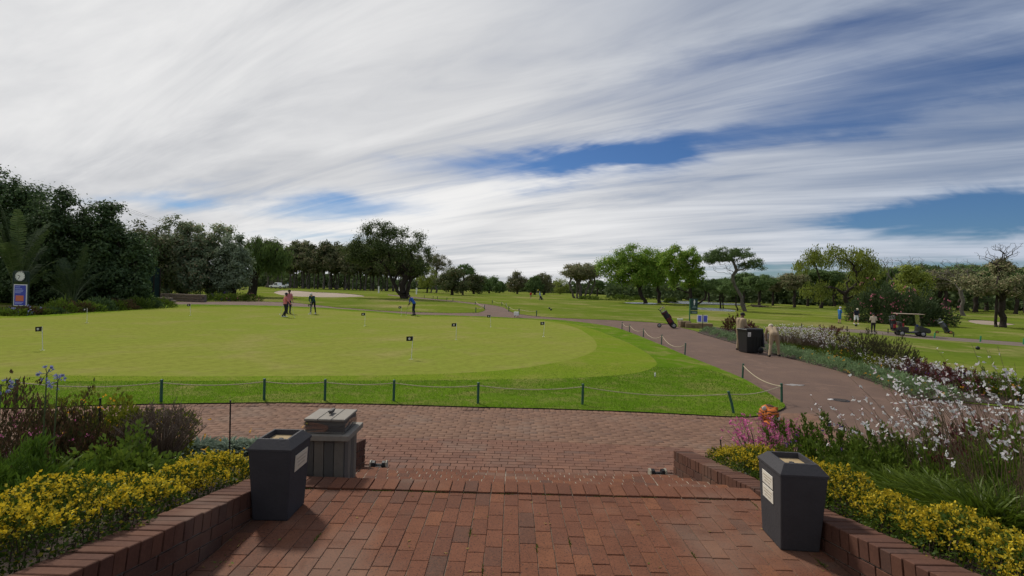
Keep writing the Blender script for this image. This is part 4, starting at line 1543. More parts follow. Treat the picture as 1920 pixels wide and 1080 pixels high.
def hedge(label, xc, y0, y1, zf, hw, ht, n, seed, side):
    """clipped golden hedge along a wall: green below, golden young shoots on top"""
    rng = np.random.default_rng(seed)
    t = thing('golden_hedge', label, 'hedge', (xc, y0, zf(y0)))
    L_ = y1 - y0

    def pos(m, lo, hi, out=1.0):
        u = rng.random(m)
        th = rng.uniform(lo, hi, m)
        y = u * L_
        wob = 1 + .16 * np.sin(y * 5.1 + seed) + .10 * np.sin(y * 13.7 + th * 2)
        rad = (.72 + .28 * rng.random(m) ** .5) * wob * out
        end = np.minimum(1, np.minimum(u, 1 - u) * L_ / .12 + .25)
        zz = np.array([zf(y0 + q) for q in y]) - zf(y0)
        x = np.cos(th) * hw * rad * end
        z = np.sin(th) * ht * rad * end + zz
        d = np.column_stack([np.cos(th), rng.normal(size=m) * .2, np.sin(th)])
        return np.column_stack([x, y, z]), d
    segs = []
    for k in range(int(L_ / .05)):
        y = k * .05 + rng.uniform(0, .03)
        zz = zf(y0 + y) - zf(y0)
        for j in range(2):
            x = rng.uniform(-hw, hw) * .8
            segs.append(((x * .4, y, zz - .05), (x, y + rng.normal() * .03, zz + ht * rng.uniform(.6, .95)), .003, .0015))
    fast('stems', *cones(segs, 3), STEM_BRN, t)
    P, d = pos(int(n * .62), -.25, PI + .25)
    A = d + rng.normal(size=P.shape) * .7
    s = rng.uniform(.6, 1.25, len(P))
    tag(fast('green_leaves', *leaf_quads(P, A, .021 * s, .015 * s, rng, .12), LF_EUO, t), kind='stuff')
    lo, hi = (.62, PI - .1) if side < 0 else (.1, PI - .62)
    ns = int(n * .50 / 9)
    P, d = pos(ns, lo, hi, 1.0)
    ax = unit(d * .6 + np.array([0, 0, .9]) + rng.normal(size=P.shape) * .3)
    per = 9
    tt = rng.random((ns, per, 1))
    ln = rng.uniform(.02, .06, (ns, 1, 1))
    Q = (P[:, None] + ax[:, None] * tt * ln + rng.normal(size=(ns, per, 3)) * .005).reshape(-1, 3)
    A = np.repeat(ax, per, 0) * .6 + rng.normal(size=Q.shape) * .7
    s = rng.uniform(.6, 1.2, len(Q))
    tag(fast('golden_leaves', *leaf_quads(Q, A, .019 * s, .0135 * s, rng, .12), LF_YEL, t), kind='stuff')
    return t


hedge('low golden leaved hedge behind the left brick wall', -2.23, 1.3, 4.35, lambda y: .95 - .23 * (y - 3), .27, .27, 34000, 1, -1)
hedge('low golden leaved hedge behind the right brick wall', 2.50, 1.6, 6.05, lambda y: float(np.interp(y, (1.5, 2.5, 3, 4, 6.1), (1.06, .98, .91, .80, .37))), .25, .24, 44000, 2, 1)


def inbed(px, D, fn, py=800):
    u, _ = ray(px, py)
    return (u * D, D, fn(u * D, D))


# left bed
shrub('feathery_shrub', 'bright green feathery low shrub at the left edge behind the golden hedge', inbed(8, 3.15, bed_l), .40, .42, .31, LF_FEATH, 8000, (.055, .010), stems=(30, STEM_BRN, .004), up=.6, seed=1, spiky=90)
shrub('sage_shrub', 'tall rusty dark sage bush in the left bed below the blue agapanthus', inbed(75, 4.5, bed_l, 760), .42, .4, .54, LF_RUST, 5200, (.045, .011), flowers=(PT_PINK, 40, .02, 1.0), stems=(60, STEM_RED, .004), up=.9, seed=2, spiky=70, rnd=.3)
shrub('sage_shrub', 'dark rusty sage bush cut by the left picture edge', inbed(-20, 4.0, bed_l, 760), .42, .4, .60, LF_RUST, 4200, (.045, .011), flowers=(PT_PINK, 25, .02, 1.0), stems=(50, STEM_RED, .004), up=.9, seed=3, spiky=60, rnd=.3)
shrub('sage_shrub', 'lower dark magenta budded sage bush left of the leafy rose', inbed(150, 4.6, bed_l, 820), .42, .4, .42, LF_RUST, 4200, (.045, .011), flowers=(PT_PINK, 45, .022, 1.05), stems=(50, STEM_RED, .004), up=.9, seed=4, spiky=60, rnd=.3)
shrub('lantana_shrub', 'yellow orange flowered bush behind the first black stake', inbed(210, 5.3, bed_l), .80, .5, .62, LF_LANT, 7500, (.050, .026), flowers=(PT_ORANGE, 80, .030, 1.0), stems=(40, STEM_BRN, .005), seed=5, lump=.35)
shrub('rose_bush', 'leafy green rose bush with arching stems in the left bed', inbed(225, 4.15, bed_l, 860), .40, .36, .32, LF_GREEN, 1700, (.055, .032), stems=(34, STEM_GRN, .005), seed=6, lump=.5, shell=.35)


def twiggy(label, base, rx, hz, n, seed):
    rng = np.random.default_rng(seed)
    t = thing('bare_shrub', label, 'shrub', base)
    segs = []
    for i in range(n):
        a, r = rng.uniform(0, 6.28), math.sqrt(rng.random())
        tip = np.array([math.cos(a) * r * rx, math.sin(a) * r * rx, hz * (1 - .35 * r * r) * rng.uniform(.85, 1.05)])
        b = np.array([math.cos(a) * r * .07, math.sin(a) * r * .07, -.02])
        m1 = b + (tip - b) * np.array([.25, .25, .4]); m2 = b + (tip - b) * np.array([.65, .65, .75])
        segs += [(b, m1, .006, .005), (m1, m2, .005, .0035), (m2, tip, .0035, .0022)]
        for k in range(3):
            q = m2 + (tip - m2) * rng.random()
            segs.append((q, q + np.array([rng.normal() * .04, rng.normal() * .04, rng.uniform(.05, .11)]), .003, .0018))
    k = len(segs)
    fast('twigs', *cones(segs, 4), M_plain('twig_brown', (.14, .10, .07), .85, bmp=0), t)


twiggy('bare brown twiggy round bush in the left bed', inbed(302, 5.0, bed_l), .40, .64, 210, 8)
for i, (px, D, r_) in enumerate(((372, 6.35, .27), (425, 6.5, .30), (480, 6.6, .30), (530, 6.55, .28), (570, 6.5, .24))):
    shrub('gazania_clump', 'grey green strap leaved clump by the road, left bed, %s' % ('leftmost', 'second from left', 'middle', 'fourth from left', 'rightmost')[i], inbed(px, D, bed_l, 830), r_ * 1.15, r_ * 1.15, .36, LF_GREYG, 620, (.30, .022), 'plant', 'grey gazanias in the left bed',
          flowers=(PT_ORANGE, 4, .03, 1.1), stems=None, up=.9, seed=20 + i, blade=True, outw=.5)
shrub('herb_clump', 'small bright green clump of leaves between the golden hedge and the bare bush', inbed(385, 4.75, bed_l, 865), .14, .14, .2, LF_GREEN, 500, (.06, .018), 'plant', stems=(8, STEM_GRN, .003), up=.9, seed=28)


def agapanthus(label, base, ht, seed, lean):
    rng = np.random.default_rng(seed)
    t = thing('agapanthus', label, 'flowers', base)
    top = np.array([lean[0], lean[1], ht])
    MB().tube([(0, 0, -.02), (lean[0] * .3, lean[1] * .3, ht * .5), tuple(top)], [.006, .005, .0045], 6).build('stem', STEM_GRN, t)
    n = 15
    d = unit(rng.normal(size=(n, 3)) + np.array([0, 0, .25]))
    segs = [(top, top + q * .042, .0016, .0014) for q in d]
    fast('pedicels', *cones(segs, 3), STEM_GRN, t)
    Vs, Fs, k0 = [], [], 0
    c = np.repeat(top + d * .042, 6, 0)
    A = np.repeat(d, 6, 0) + rng.normal(size=(n * 6, 3)) * .45
    V, F = leaf_quads(c, A, .027, .009, rng, .1)
    tag(fast('florets', V, F, PT_BLUE, t), kind='stuff')
    a = rng.uniform(0, 6.28, 26)
    P = np.column_stack([np.cos(a) * .03, np.sin(a) * .03, np.zeros(26)])
    A = np.column_stack([np.cos(a) * .5, np.sin(a) * .5, np.ones(26)])
    tag(fast('leaves', *blades(P, A, .38 * rng.uniform(.7, 1.2, 26), .024, rng, .4), LF_GRASS, t), kind='stuff')


for i, (px, py, D, lab) in enumerate(((88, 700, 3.9, 'blue agapanthus head above the rusty bush, upper of the two'), (108, 716, 3.8, 'small blue agapanthus head drooping right of the rusty bush'), (2, 722, 3.3, 'blue agapanthus head cut by the left picture edge'))):
    b = inbed(px, D, bed_l, py)
    agapanthus(lab, (b[0] - .02, b[1], b[2]), zat(px, py, D) - b[2], 30 + i, (.02, .0))


# right bed
shrub('gazania_clump', 'grey green strap leaved clump behind the top of the right bin', inbed(1418, 5.9, bed_r, 850), .30, .26, .26, LF_GREYG, 460, (.19, .020), 'plant', None, flowers=(PT_ORANGE, 3, .035, 1.2), stems=None, up=.9, seed=40, blade=True, outw=.5)
shrub('gazania_clump', 'grey green strap leaved clump just right of the thin stake', inbed(1465, 5.6, bed_r, 850), .26, .24, .22, LF_GREYG, 380, (.18, .020), 'plant', None, stems=None, up=.9, seed=41, blade=True, outw=.5)
gaura('pink flowered wiry plant in front of the toy tiger, left half', inbed(1425, 6.7, bed_r, 800), 120, .70, .46, 5, .022, 42, PT_PINK, leaves=240, leaf=(.2, .01), name='pink_gaura', thin=.0028)
gaura('pink flowered wiry plant in front of the toy tiger, right half', inbed(1480, 6.6, bed_r, 800), 120, .66, .44, 5, .022, 43, PT_PINK, leaves=240, leaf=(.2, .01), name='pink_gaura', thin=.0028)
shrub('leafy_shrub', 'dark green leafy shrub with purple spikes right of the pink flowers', inbed(1540, 6.0, bed_r, 820), .55, .45, .50, LF_GREEN, 5200, (.050, .022), flowers=(PT_PURP, 60, .03, 1.08), seed=44, spiky=50)
shrub('leafy_shrub', 'yellow green leafy shrub directly behind the right bin', inbed(1500, 5.2, bed_r, 850), .46, .42, .38, LF_LANT, 4200, (.045, .024), seed=45, flowers=(PT_ORANGE, 8, .03, 1.0))
shrub('leafy_shrub', 'bright green bush between the right bin and the white flowers', inbed(1605, 4.7, bed_r, 870), .44, .40, .38, LF_GREEN, 4600, (.045, .020), seed=46, spiky=50)
for i, (px, D, n, ht, lab) in enumerate((
        (1640, 5.6, 34, .72, 'white gaura leaning over the path, leftmost of the near flowers'), (1715, 4.9, 44, .80, 'white gaura with tall wiry stems left of the dense near flowers'),
        (1790, 4.3, 60, .85, 'dense white gaura in the middle of the near right bed'), (1870, 3.8, 64, .86, 'dense white and pink gaura at the right edge of the bed'),
        (1800, 5.6, 44, .80, 'white gaura at the back of the near right bed'), (1905, 4.9, 50, .90, 'tall white gaura at the back right corner of the near bed'),
        (1935, 3.2, 40, .80, 'nearest white gaura, cut by the right picture edge'))):
    gaura(lab, inbed(px, D, bed_r, 880), int(n * .80), ht * (1.12 + .06 * i), .62, 5, .0205, 50 + i, leaves=700, leaf=(.42, .011), lean=(-.12, 0), group='white gauras in the near right bed')
for i, (px, D, hz, m_, lab) in enumerate(((1690, 5.0, .42, LF_GREEN, 'deep green leafy bush below the leftmost near white flowers'), (1770, 5.1, .46, LF_GREEN, 'deep green leafy bush in the middle of the near white flowers'), (1850, 4.6, .50, LF_WINE, 'maroon leaved bush among the near white flowers'), (1900, 4.0, .48, LF_GREEN, 'deep green leafy bush at the right edge under the white flowers'))):
    shrub('leafy_shrub', lab, inbed(px, D, bed_r, 880), .50, .44, hz, m_, 4200, (.055, .020), seed=48 + i * 3, spiky=50)
for i, (px, D, r_, lab) in enumerate(((1690, 4.1, .40, 'left tussock of long green grassy leaves behind the right golden hedge'), (1775, 3.65, .42, 'middle tussock of long green grassy leaves below the white gaura'), (1865, 3.25, .40, 'nearest tussock of dark grassy leaves by the right picture edge'))):
    shrub('grass_tussock', lab, inbed(px, D, bed_r, 930), r_, r_, .4, LF_GRASS, 1500, (.50, .010), 'grass', None, stems=None, up=1.0, seed=60 + i, blade=True, outw=.35, rnd=.55)

# far flower bed beyond the right path
def bpt(px, py, inward=0.):
    q = at(px, py)
    return (q.x + inward, q.y, q.z + .03)


edge = [(1318, 623), (1336, 629), (1354, 634.5), (1372, 640), (1440, 658), (1462, 665), (1486, 671), (1510, 678), (1536, 685), (1562, 692), (1588, 700), (1614, 708), (1642, 717), (1670, 727), (1700, 738), (1726, 747)]
ordn = ['first', 'second', 'third', 'fourth', 'fifth', 'sixth', 'seventh', 'eighth', 'ninth', 'tenth', 'eleventh', 'twelfth', 'thirteenth', 'fourteenth', 'fifteenth', 'sixteenth', 'seventeenth', 'eighteenth', 'nineteenth', 'twentieth', 'twenty-first']
M_SAGE = M_leaf('leaf_sage_low', (0.119, 0.189, 0.084), (0.203, 0.280, 0.133), None, .25, .5, .3, 1.)
for i, (px, py) in enumerate(edge):
    b = bpt(px, py, .42)
    shrub('border_plant', 'low grey green border plant on the far path edge, %s from the far end' % ordn[i], b, .62, .60, .32, M_SAGE, 900, (.075, .030), 'plant', 'grey green border along the far path', stems=None, seed=70 + i, up=.6, lump=.4,
          flowers=((PT_ORANGE, 4, .05, 1.05) if i > 5 else None))
shrub('red_shrub', 'dark red leaved bush left of the standing gardener', bpt(1350, 621, 1.1), .95, .8, .80, LF_WINE, 2600, (.10, .035), seed=90, spiky=40)
shrub('red_shrub', 'smaller wine red bush at the back of the standing gardener', bpt(1375, 628, 1.0), .7, .7, .62, LF_WINE, 1800, (.10, .035), seed=91, spiky=30)
shrub('red_shrub', 'wine red bush between the two white flower drifts, right of the bending gardener', bpt(1490, 640, 2.2), .9, .8, .75, LF_WINE, 1700, (.09, .03), seed=92, spiky=30)
for i, (px, py, n, ht, inn, lab) in enumerate(((1405, 646, 170, 1.0, 1.9, 'far white gaura drift just behind the standing gardener'), (1432, 652, 190, 1.1, 1.9, 'far white gaura drift above the wheeled bin'), (1462, 655, 190, 1.05, 1.7, 'far white gaura drift over the bending gardener'),
                                               (1490, 660, 150, .9, 1.6, 'far white gaura drift right of the bending gardener'), (1530, 672, 110, .75, 1.3, 'lower far gaura drift left of the dark rosemary'),
                                               (1640, 706, 170, .95, .9, 'white gaura drift in front of the dark rosemary'), (1690, 715, 170, .85, 1.0, 'white gaura drift below the golf cart, middle one'), (1745, 724, 170, .8, 1.0, 'white gaura drift below the fairway edge'), (1800, 734, 170, .75, 1.0, 'pinkish white gaura drift at the far bed, second from the right'), (1860, 744, 150, .75, 1.0, 'rightmost white gaura drift of the far bed'))):
    gaura(lab, bpt(px, py, inn), int(n * .8), ht * (.62 if i > 4 else 1.0), 1.05, 3, .034, 100 + i, leaves=260, leaf=(.4, .02), thin=.005, group='white gauras in the far bed')
for i, (px, py, inn, rx, hz, lab) in enumerate(((1572, 680, 1.0, 1.1, .92, 'dark olive rosemary bush in the far bed, left half'), (1618, 690, .9, 1.05, .85, 'dark olive rosemary bush in the far bed, right half'))):
    shrub('rosemary_bush', lab, bpt(px, py, inn), rx, .9, hz, LF_ROSEM, 5200, (.11, .018), seed=110 + i, spiky=120, up=1.0, rnd=.25)
for i, (px, py, inn, m_, fl, lab) in enumerate(((1520, 678, .95, LF_GREEN, PT_ORANGE, 'green perennial with orange dots right of the bending gardener'), (1566, 690, 1.0, LF_GREEN, PT_WHITE, 'green perennial below the left half of the rosemary'), (1602, 700, 1.0, LF_LANT, PT_WHITE, 'yellow green perennial below the right half of the rosemary'),
                                                (1650, 712, 1.1, LF_WINE, PT_PURP, 'dark rusty perennial on the far bed with purple tips, left one'), (1690, 722, 1.1, LF_WINE, PT_PURP, 'dark purple flowered perennial at the far path bend'), (1722, 732, 1.2, LF_WINE, PT_PURP, 'wine dark perennial near the end of the far border'), (1765, 738, 1.3, LF_GREEN, PT_PINK, 'green perennial with pink tips at the right end of the far border'),
                                                (1815, 746, 1.3, LF_GREEN, PT_ORANGE, 'rusty orange dotted perennial behind the near white flowers'))):
    shrub('perennial', lab, bpt(px, py, inn), .68, .6, .48, m_, 1700, (.075, .022), 'plant', 'perennials in the far bed', flowers=(fl, 26, .045, 1.0), seed=120 + i, spiky=24)

# planting under the left trees
for i in range(13):
    px = -10 + i * 25
    py = 594 - i * 1.35
    b = at(px, py)
    shrub('understorey_shrub', 'low dark plant under the left trees, %s from the left edge' % ordn[i], (b.x, b.y + .9, b.z), 1.0, .8, (.62 + .2 * (i % 3 == 1)) * (.5 if i < 4 else 1), (LF_GREEN, LF_RUST, LF_GREEN, L_DARK)[i % 4], 800, (.22, .05), 'shrub', 'low planting under the left trees', stems=None, seed=140 + i, up=.8,
          flowers=((PT_BLUE, 8, .14, 1.25) if i in (0, 1) else None))
for i in range(7):
    b = atD(-5 + i * 42, 42.5 + (i % 2) * .8)
    shrub('thicket_shrub', 'tall dark thicket below the left trees, %s from the left' % ordn[i], b, 1.7, 1.3, 2.3, L_DARK, 2600, (.24, .11), 'shrub', 'dark thicket under the left trees', stems=(20, BARK_D, .02), seed=300 + i)
b = at(264, 573)
shrub('clipped_bush', 'rounded clipped pale green bush by the low stone wall', (b.x, b.y + .6, b.z), .95, .8, .95, LF_FEATH, 2600, (.10, .03), seed=160, lump=.08, shell=.85, stems=None)
for i, px in enumerate((392, 415, 438, 462)):
    b = at(px, 565)
    shrub('flowering_shrub', 'low purplish flowering shrub at the foot of the silvery trees, %s from the left' % ordn[i], (b.x, b.y + .9, b.z), 1.2, 1.0, .75, LF_GREEN, 700, (.22, .06), 'shrub', 'shrubs below the silvery trees', flowers=(PT_PURP if i < 2 else F_PINK, 16, .12, 1.05), stems=None, seed=165 + i)
# oleander
for i, (px, py, rx, hz, lab) in enumerate(((1672, 608, 58, 70, 'big dark oleander with pink flowers behind the golf cart, left mound'), (1735, 612, 60, 58, 'pink flowered dark oleander right behind the golf cart, right mound'))):
    b = at(px, py); k = b.y / FPX
    shrub('oleander_bush', lab, (b.x, b.y + 1.5, b.z), rx * k, rx * k * .7, hz * k, L_OLE, 9000, (.34, .09), seed=170 + i, flowers=(F_PINK, 120, .14, 1.0), stems=(60, BARK_D, .03), lump=.3, shell=.5)
for i, (px, py, w, hz, lab) in enumerate(((1105, 562, 22, 5, 'low dark reed bank left of the pond'), (1163, 564, 26, 8, 'dark low bush in front of the pond, under the left bright tree'), (1258, 568, 12, 6, 'small dark bush on the pond bank between two bright trees'), (1196, 563, 16, 5, 'low reeds at the back of the pond'))):
    b = at(px, py); k = b.y / FPX
    shrub('bank_shrub', lab, b, w * k, w * k * .5, hz * k * 1.3, LF_GREEN, 900, (.4, .12), seed=180 + i, stems=None)


def strelitzia(label, base, n, ht, seed):
    """giant bird-of-paradise: long stalks with split paddle leaves"""
    rng = np.random.default_rng(seed)
    t = thing('strelitzia', label, 'palm', base)
    lm = M_leaf('leaf_paddle', (0.037, 0.062, 0.020), (0.077, 0.103, 0.041), None, .3, .35, .5, .5)
    for i in range(n):
        a = rng.uniform(0, 6.28)
        sp = rng.uniform(.25, 1.0)
        hh = ht * rng.uniform(.45, 1.0) * (1.15 - .4 * sp)
        pts = []
        for k in range(9):
            q = k / 8
            r = sp * 2.2 * q ** 1.5
            z = hh * (q * 1.25 - .35 * sp * q ** 3.0)
            pts.append(np.array([math.cos(a) * r, math.sin(a) * r, z]))
        MB().tube([tuple(q) for q in pts], [.05, .045, .04, .035, .03, .025, .02, .014, .006], 5).build('leaf_stalk', STEM_GRN, t)
        # blade from the middle on, split into strips
        Vs, Fs, k0 = [], [], 0
        side = np.array([-math.sin(a), math.cos(a), 0])
        m = 26
        for j in range(m):
            q = .38 + .62 * j / m
            f = q * 8; k = min(7, int(f)); p = pts[k] + (pts[k + 1] - pts[k]) * (f - k)
            tg = unit(pts[k + 1] - pts[k])
            w = .42 * math.sin(PI * min(1, (q - .36) / .66)) ** .6
            wd = .62 / m * hh * .30
            for sg in (-1, 1):
                e = p + side * sg * w * rng.uniform(.85, 1.05) + tg * w * .35 + np.array([0, 0, -.10 * w + rng.normal() * .03])
                Vs += [p - tg * wd, p + tg * wd, e + tg * wd * .8, e - tg * wd * .8]
                Fs.append((k0, k0 + 1, k0 + 2, k0 + 3)); k0 += 4
        fast('leaf', np.array(Vs), np.array(Fs), lm, t)


strelitzia('giant strap leaved plant with drooping split leaves left of the clock', at(-6, 590) + Vector((-3.2, 4.6, 0)), 26, 7.8, 5)
strelitzia('palm-like plant with pale drooping leaves just behind the clock', at(42, 584) + Vector((-.5, 4.4, 0)), 16, 4.4, 6)


# grass blades of the lawn nearest to the steps
def lawn_blades():
    rng = np.random.default_rng(9)
    Vs, Fs, k0 = [], [], 0
    n = 150000
    x = rng.uniform(-13, 6.6, n); y = 8.9 + rng.random(n) ** 1.4 * 8.0
    k = inpoly(x, y, Z['lawn']) & ~inpoly(x, y, Z['putting_green'])
    x, y = x[k], y[k]
    coll = inpoly(x, y, Z['green_collar'])
    sel = ~coll | (rng.random(len(x)) < .25)
    x, y, coll = x[sel], y[sel], coll[sel]
    P = np.column_stack([x, y, H(x, y) + .03])
    A = rng.normal(size=P.shape) * .45 + np.array([0, 0, 1.])
    ln = np.where(coll, .018, .038) * rng.uniform(.5, 1.3, len(P))
    A = unit(A)
    Sd = unit(np.cross(A, rng.normal(size=P.shape)))
    w = .0045 * (1 + (y - 9)[:, None] * .12)
    V = np.stack([P - Sd * w, P + Sd * w, P + A * ln[:, None] + A[:, [1, 0, 2]] * 0], 1).reshape(-1, 3)
    F = np.arange(len(V)).reshape(-1, 3)
    m_ = M_leaf('grass_blade', (.088, .166, .010), (.126, .210, .016), (.32, .27, .12), .35, .6, .2, .4, .10)
    tag(fast('lawn_grass', V, F, m_), 'short green grass of the lawn strip along the brick road', 'grass', kind='stuff')


lawn_blades()

# ------------------------------------------------------------------ bins and things on the terrace
CONC = M_plain('charcoal_concrete', (.034, .032, .036), .8, var=.25, scale=7, bmp=.35, bdist=.006)
CONC_IN = M_plain('bin_inside', (.03, .03, .033), .8)
SANDY = M_ground('ash_sand', (.36, .27, .15), (.28, .2, .11), (.2, .15, .09), 12, 90, .5, .004)
PLATE = M_plain('sign_plate', (.55, .49, .38), .55, var=.15, scale=18)
PLATE_W = M_plain('sign_plate_pale', (.66, .62, .54), .55, var=.15, scale=18)
PRINT = M_plain('faint_print', (.40, .35, .27), .7)


def ash_bin(label, x, y, rz, plates):
    t = thing('litter_bin', label, 'bin', (x, y, TZ), rz)
    b = MB()
    w0, d0, w1, d1, hh = .240, .290, .292, .350, .485
    b.box((0, 0, hh / 2), (w0, d0, hh), taper=(w1 / w0, d1 / d0))
    b.build('body', CONC, t, bevel=.010, seg=2)
    # sloping collar with a recessed tray
    rim = MB()
    o = [(-w1 / 2 - .004, -d1 / 2 - .004), (w1 / 2 + .004, -d1 / 2 - .004), (w1 / 2 + .004, d1 / 2 + .004), (-w1 / 2 - .004, d1 / 2 + .004)]
    k = .70
    lv = [(o, 1, hh - .002), (o, 1, hh + .012), (o, k, hh + .068), (o, k - .09, hh + .068), (o, k - .12, hh + .028)]
    vs = []
    for pl, s_, z in lv:
        vs += [(p[0] * s_, p[1] * s_, z) for p in pl]
    fs = []
    for a in range(len(lv) - 1):
        for i in range(4):
            j = (i + 1) % 4
            fs.append((a * 4 + i, a * 4 + j, a * 4 + 4 + j, a * 4 + 4 + i))
    rim.add(vs, fs)
    rim.build('collar', CONC, t)
    tr = MB().box((0, 0, hh + .026), (w1 * .60, d1 * .60, .012)).build('sand_tray', SANDY, t)
    hole = MB().lathe([(.002, 0), (.016, 0), (.016, .004), (.010, .005)], 12, (.0, .0, .006)).build('ash_hole', CONC_IN, tr, loc=(0, 0, hh + .0285))
    for (side, u, z, w, h_, m_) in plates:
        tl = math.atan((w1 - w0) / 2 / hh)
        p = MB().box((0, 0, 0), (.004, w, h_)).build('label_plate', m_, t, bevel=.001)
        p.location = (side * (w0 / 2 + (w1 - w0) / 2 * z / hh + .003), u, z)
        p.rotation_euler = (0, side * tl, 0)
        for q in range(3):
            MB().box((side * .0025, 0, h_ * (.22 - .22 * q)), (.001, w * (.8 - .12 * q), h_ * .09)).build('print_line', PRINT, p)
    return t


ash_bin('dark grey tapered concrete bin on the left side of the terrace', -1.615, 3.645, 0, [(1, .01, .375, .21, .115, PLATE)])
ash_bin('dark grey tapered concrete bin on the right side with two pale plates', 1.895, 3.415, R(-4), [(-1, .02, .395, .16, .085, PLATE_W), (-1, .02, .300, .16, .085, PLATE_W)])

PL_A = M_plain('plank_pale', (.132, .115, .094), .75, var=.25, scale=5, bmp=.4)
PL_B = M_plain('plank_dark', (.080, .073, .065), .75, var=.25, scale=5, bmp=.4)
PL_T = M_plain('plank_top', (.19, .168, .138), .7, var=.2, scale=5, bmp=.35)


def plank_bin():
    t = thing('plank_bin', 'square slatted plank bin with a wrapped lid beside the left concrete bin', 'bin', (-1.575, 4.56, TZ - RISE), R(1), None, (.92, .95, 1.09))
    w, hh = .37, .40
    core = MB().box((0, 0, hh / 2), (w - .03, w - .03, hh - .01)).build('inner_box', PL_B, t)
    seq = [PL_B, PL_A, PL_B, PL_A]
    for sx, sy in ((0, -1), (1, 0), (0, 1), (-1, 0)):
        for i in range(4):
            o = -w / 2 + w * (i + .5) / 4
            pw = w / 4 - .006
            c = (o, sy * (w / 2), hh / 2) if sy else (sx * (w / 2), o, hh / 2)
            d = (pw, .018, hh) if sy else (.018, pw, hh)
            MB().box(c, d).build('plank', seq[i], t, bevel=.002)
    for i in range(4):      # flange of four boards round the top
        a = i * PI / 2
        c = (math.cos(a) * .205, math.sin(a) * .205, hh + .022)
        MB().box(c, (.07, .48 if i % 2 == 0 else .34, .042), rz=a).build('top_board', PL_T, t, bevel=.003)
    lid = MB().box((0, 0, hh + .095), (.365, .365, .10)).build('lid', PL_B, t, bevel=.003)
    for i in range(3):
        MB().box((-.128 + i * .128, 0, hh + .1535), (.124, .40, .018)).build('lid_board', PL_T, lid, bevel=.004)
    MB().box((0, 0, hh + .178), (.024, .10, .014)).box((0, 0, hh + .192), (.034, .12, .014)).build('handle', PL_B, lid, bevel=.003)
    wrap = MB()
    for r_ in range(3):
        z = hh + .055 + r_ * .028
        pts = []
        for i in range(25):
            a = 2 * PI * i / 24 + PI / 4
            s_ = .190 / max(abs(math.cos(a)), abs(math.sin(a)))
            pts.append((math.cos(a) * s_, math.sin(a) * s_, z + .012 * math.sin(a * 3 + r_)))
        vs = []
        for p in pts:
            vs += [(p[0], p[1], p[2] - .012), (p[0] * 1.008, p[1] * 1.008, p[2] + .012)]
        wrap.add(vs, [(2 * i, 2 * i + 2, 2 * i + 3, 2 * i + 1) for i in range(24)])
    wrap.build('plastic_wrap', M_glass('cling_film', (.82, .82, .83), .32), lid)


plank_bin()

BLACK = M_plain('black_plastic', (.012, .012, .013), .5, bmp=.1)
CREAM = M_plain('cream_plastic', (.55, .50, .40), .5)


def shoe_cleaner(label, x, y):
    z = h(x, y) + .03
    t = thing('shoe_cleaner', label, 'shoe brush', (x, y, z), R(3))
    for s in (-1, 1):
        MB().lathe([(.055, 0), (.062, .004), (.062, .018), (.055, .022)], 8, (s * .098 - .011, 0, .062), 'X').build('end_plate', M_plain('worn_cream', (.30, .27, .21), .6), t)
        MB().lathe([(.054, 0), (.054, .034)], 8, (s * .062 - .017, 0, .062), 'X').build('end_brush', BLACK, t)
    MB().lathe([(.022, 0), (.022, .1)], 10, (-.05, 0, .055), 'X').build('roller', BLACK, t)
    MB().box((0, 0, .008), (.19, .08, .016)).build('foot', BLACK, t, bevel=.003)
    MB().box((0, -.03, .05), (.08, .004, .012)).build('badge', M_plain('badge_grey', (.35, .34, .32), .5), t)


shoe_cleaner('black and cream shoe brush at the foot of the steps, left side', -1.625, 6.47)
shoe_cleaner('black and cream shoe brush at the foot of the steps, right side', 1.90, 6.47)

STAKE = M_plain('stake_black', (.014, .012, .011), .6)


def stake(label, px, py_top, D, fn, lean=0., clip=False):
    b = inbed(px, D, fn, 800)
    hh = zat(px, py_top, D) - b[2]
    t = thing('garden_stake', label, 'stake', b)
    MB().tube([(0, 0, -.06), (lean * hh, 0, hh)], [.009, .008], 8).build('rod', STAKE, t)
    MB().lathe([(.004, 0), (.011, .002), (.011, .012), (.004, .016)], 8, (lean * hh, 0, hh - .004)).build('cap', STAKE, t)
    if clip:
        MB().tube([(.03, 0, -.05), (.03 + lean * hh * .5, 0, hh * .62)], .005, 6).build('side_rod', STAKE, t)
        MB().box((.02 + lean * hh * .55, 0, hh * .60), (.05, .014, .014)).build('bracket', STAKE, t)


stake('black rod with a bracket in the orange flowered bush', 183, 748, 5.2, bed_l, .03, True)
stake('thin black rod in the left bed near the grey strap leaves', 432, 752, 5.9, bed_l, -.01)
stake('short black rod sticking out of the right golden hedge', 1362, 826, 6.05, lambda x, y: bed_r(x, y) - .03, -.12)

# ------------------------------------------------------------------ rope fence round the green
POST_G = M_plain('post_green', (.022, .085, .055), .6, var=.25, bmp=.25)
ROPE = M_plain('rope_cream', (.42, .36, .24), .9, scale=40, bmp=.5)


def rope_post(label, px, py, hgt=.45, lean=(0, 0), r=.026, group='rope posts around the putting green', col=None):
    b = at(px, py)
    t = thing('rope_post', label, 'post', b, random.uniform(0, 6), group)
    t.rotation_euler = (0, 0, 0)
    top = Vector((lean[0], lean[1], hgt))
    MB().tube([(0, 0, -.1), tuple(top * .5), tuple(top)], [r, r, r * .98], 10).build('post', col or POST_G, t)
    MB().lathe([(r * .7, 0), (r * 1.12, .0), (r * 1.12, .012), (r * .5, .022)], 10, (top.x, top.y, top.z - .002)).build('cap', col or POST_G, t)
    return b + top - Vector((0, 0, .045))


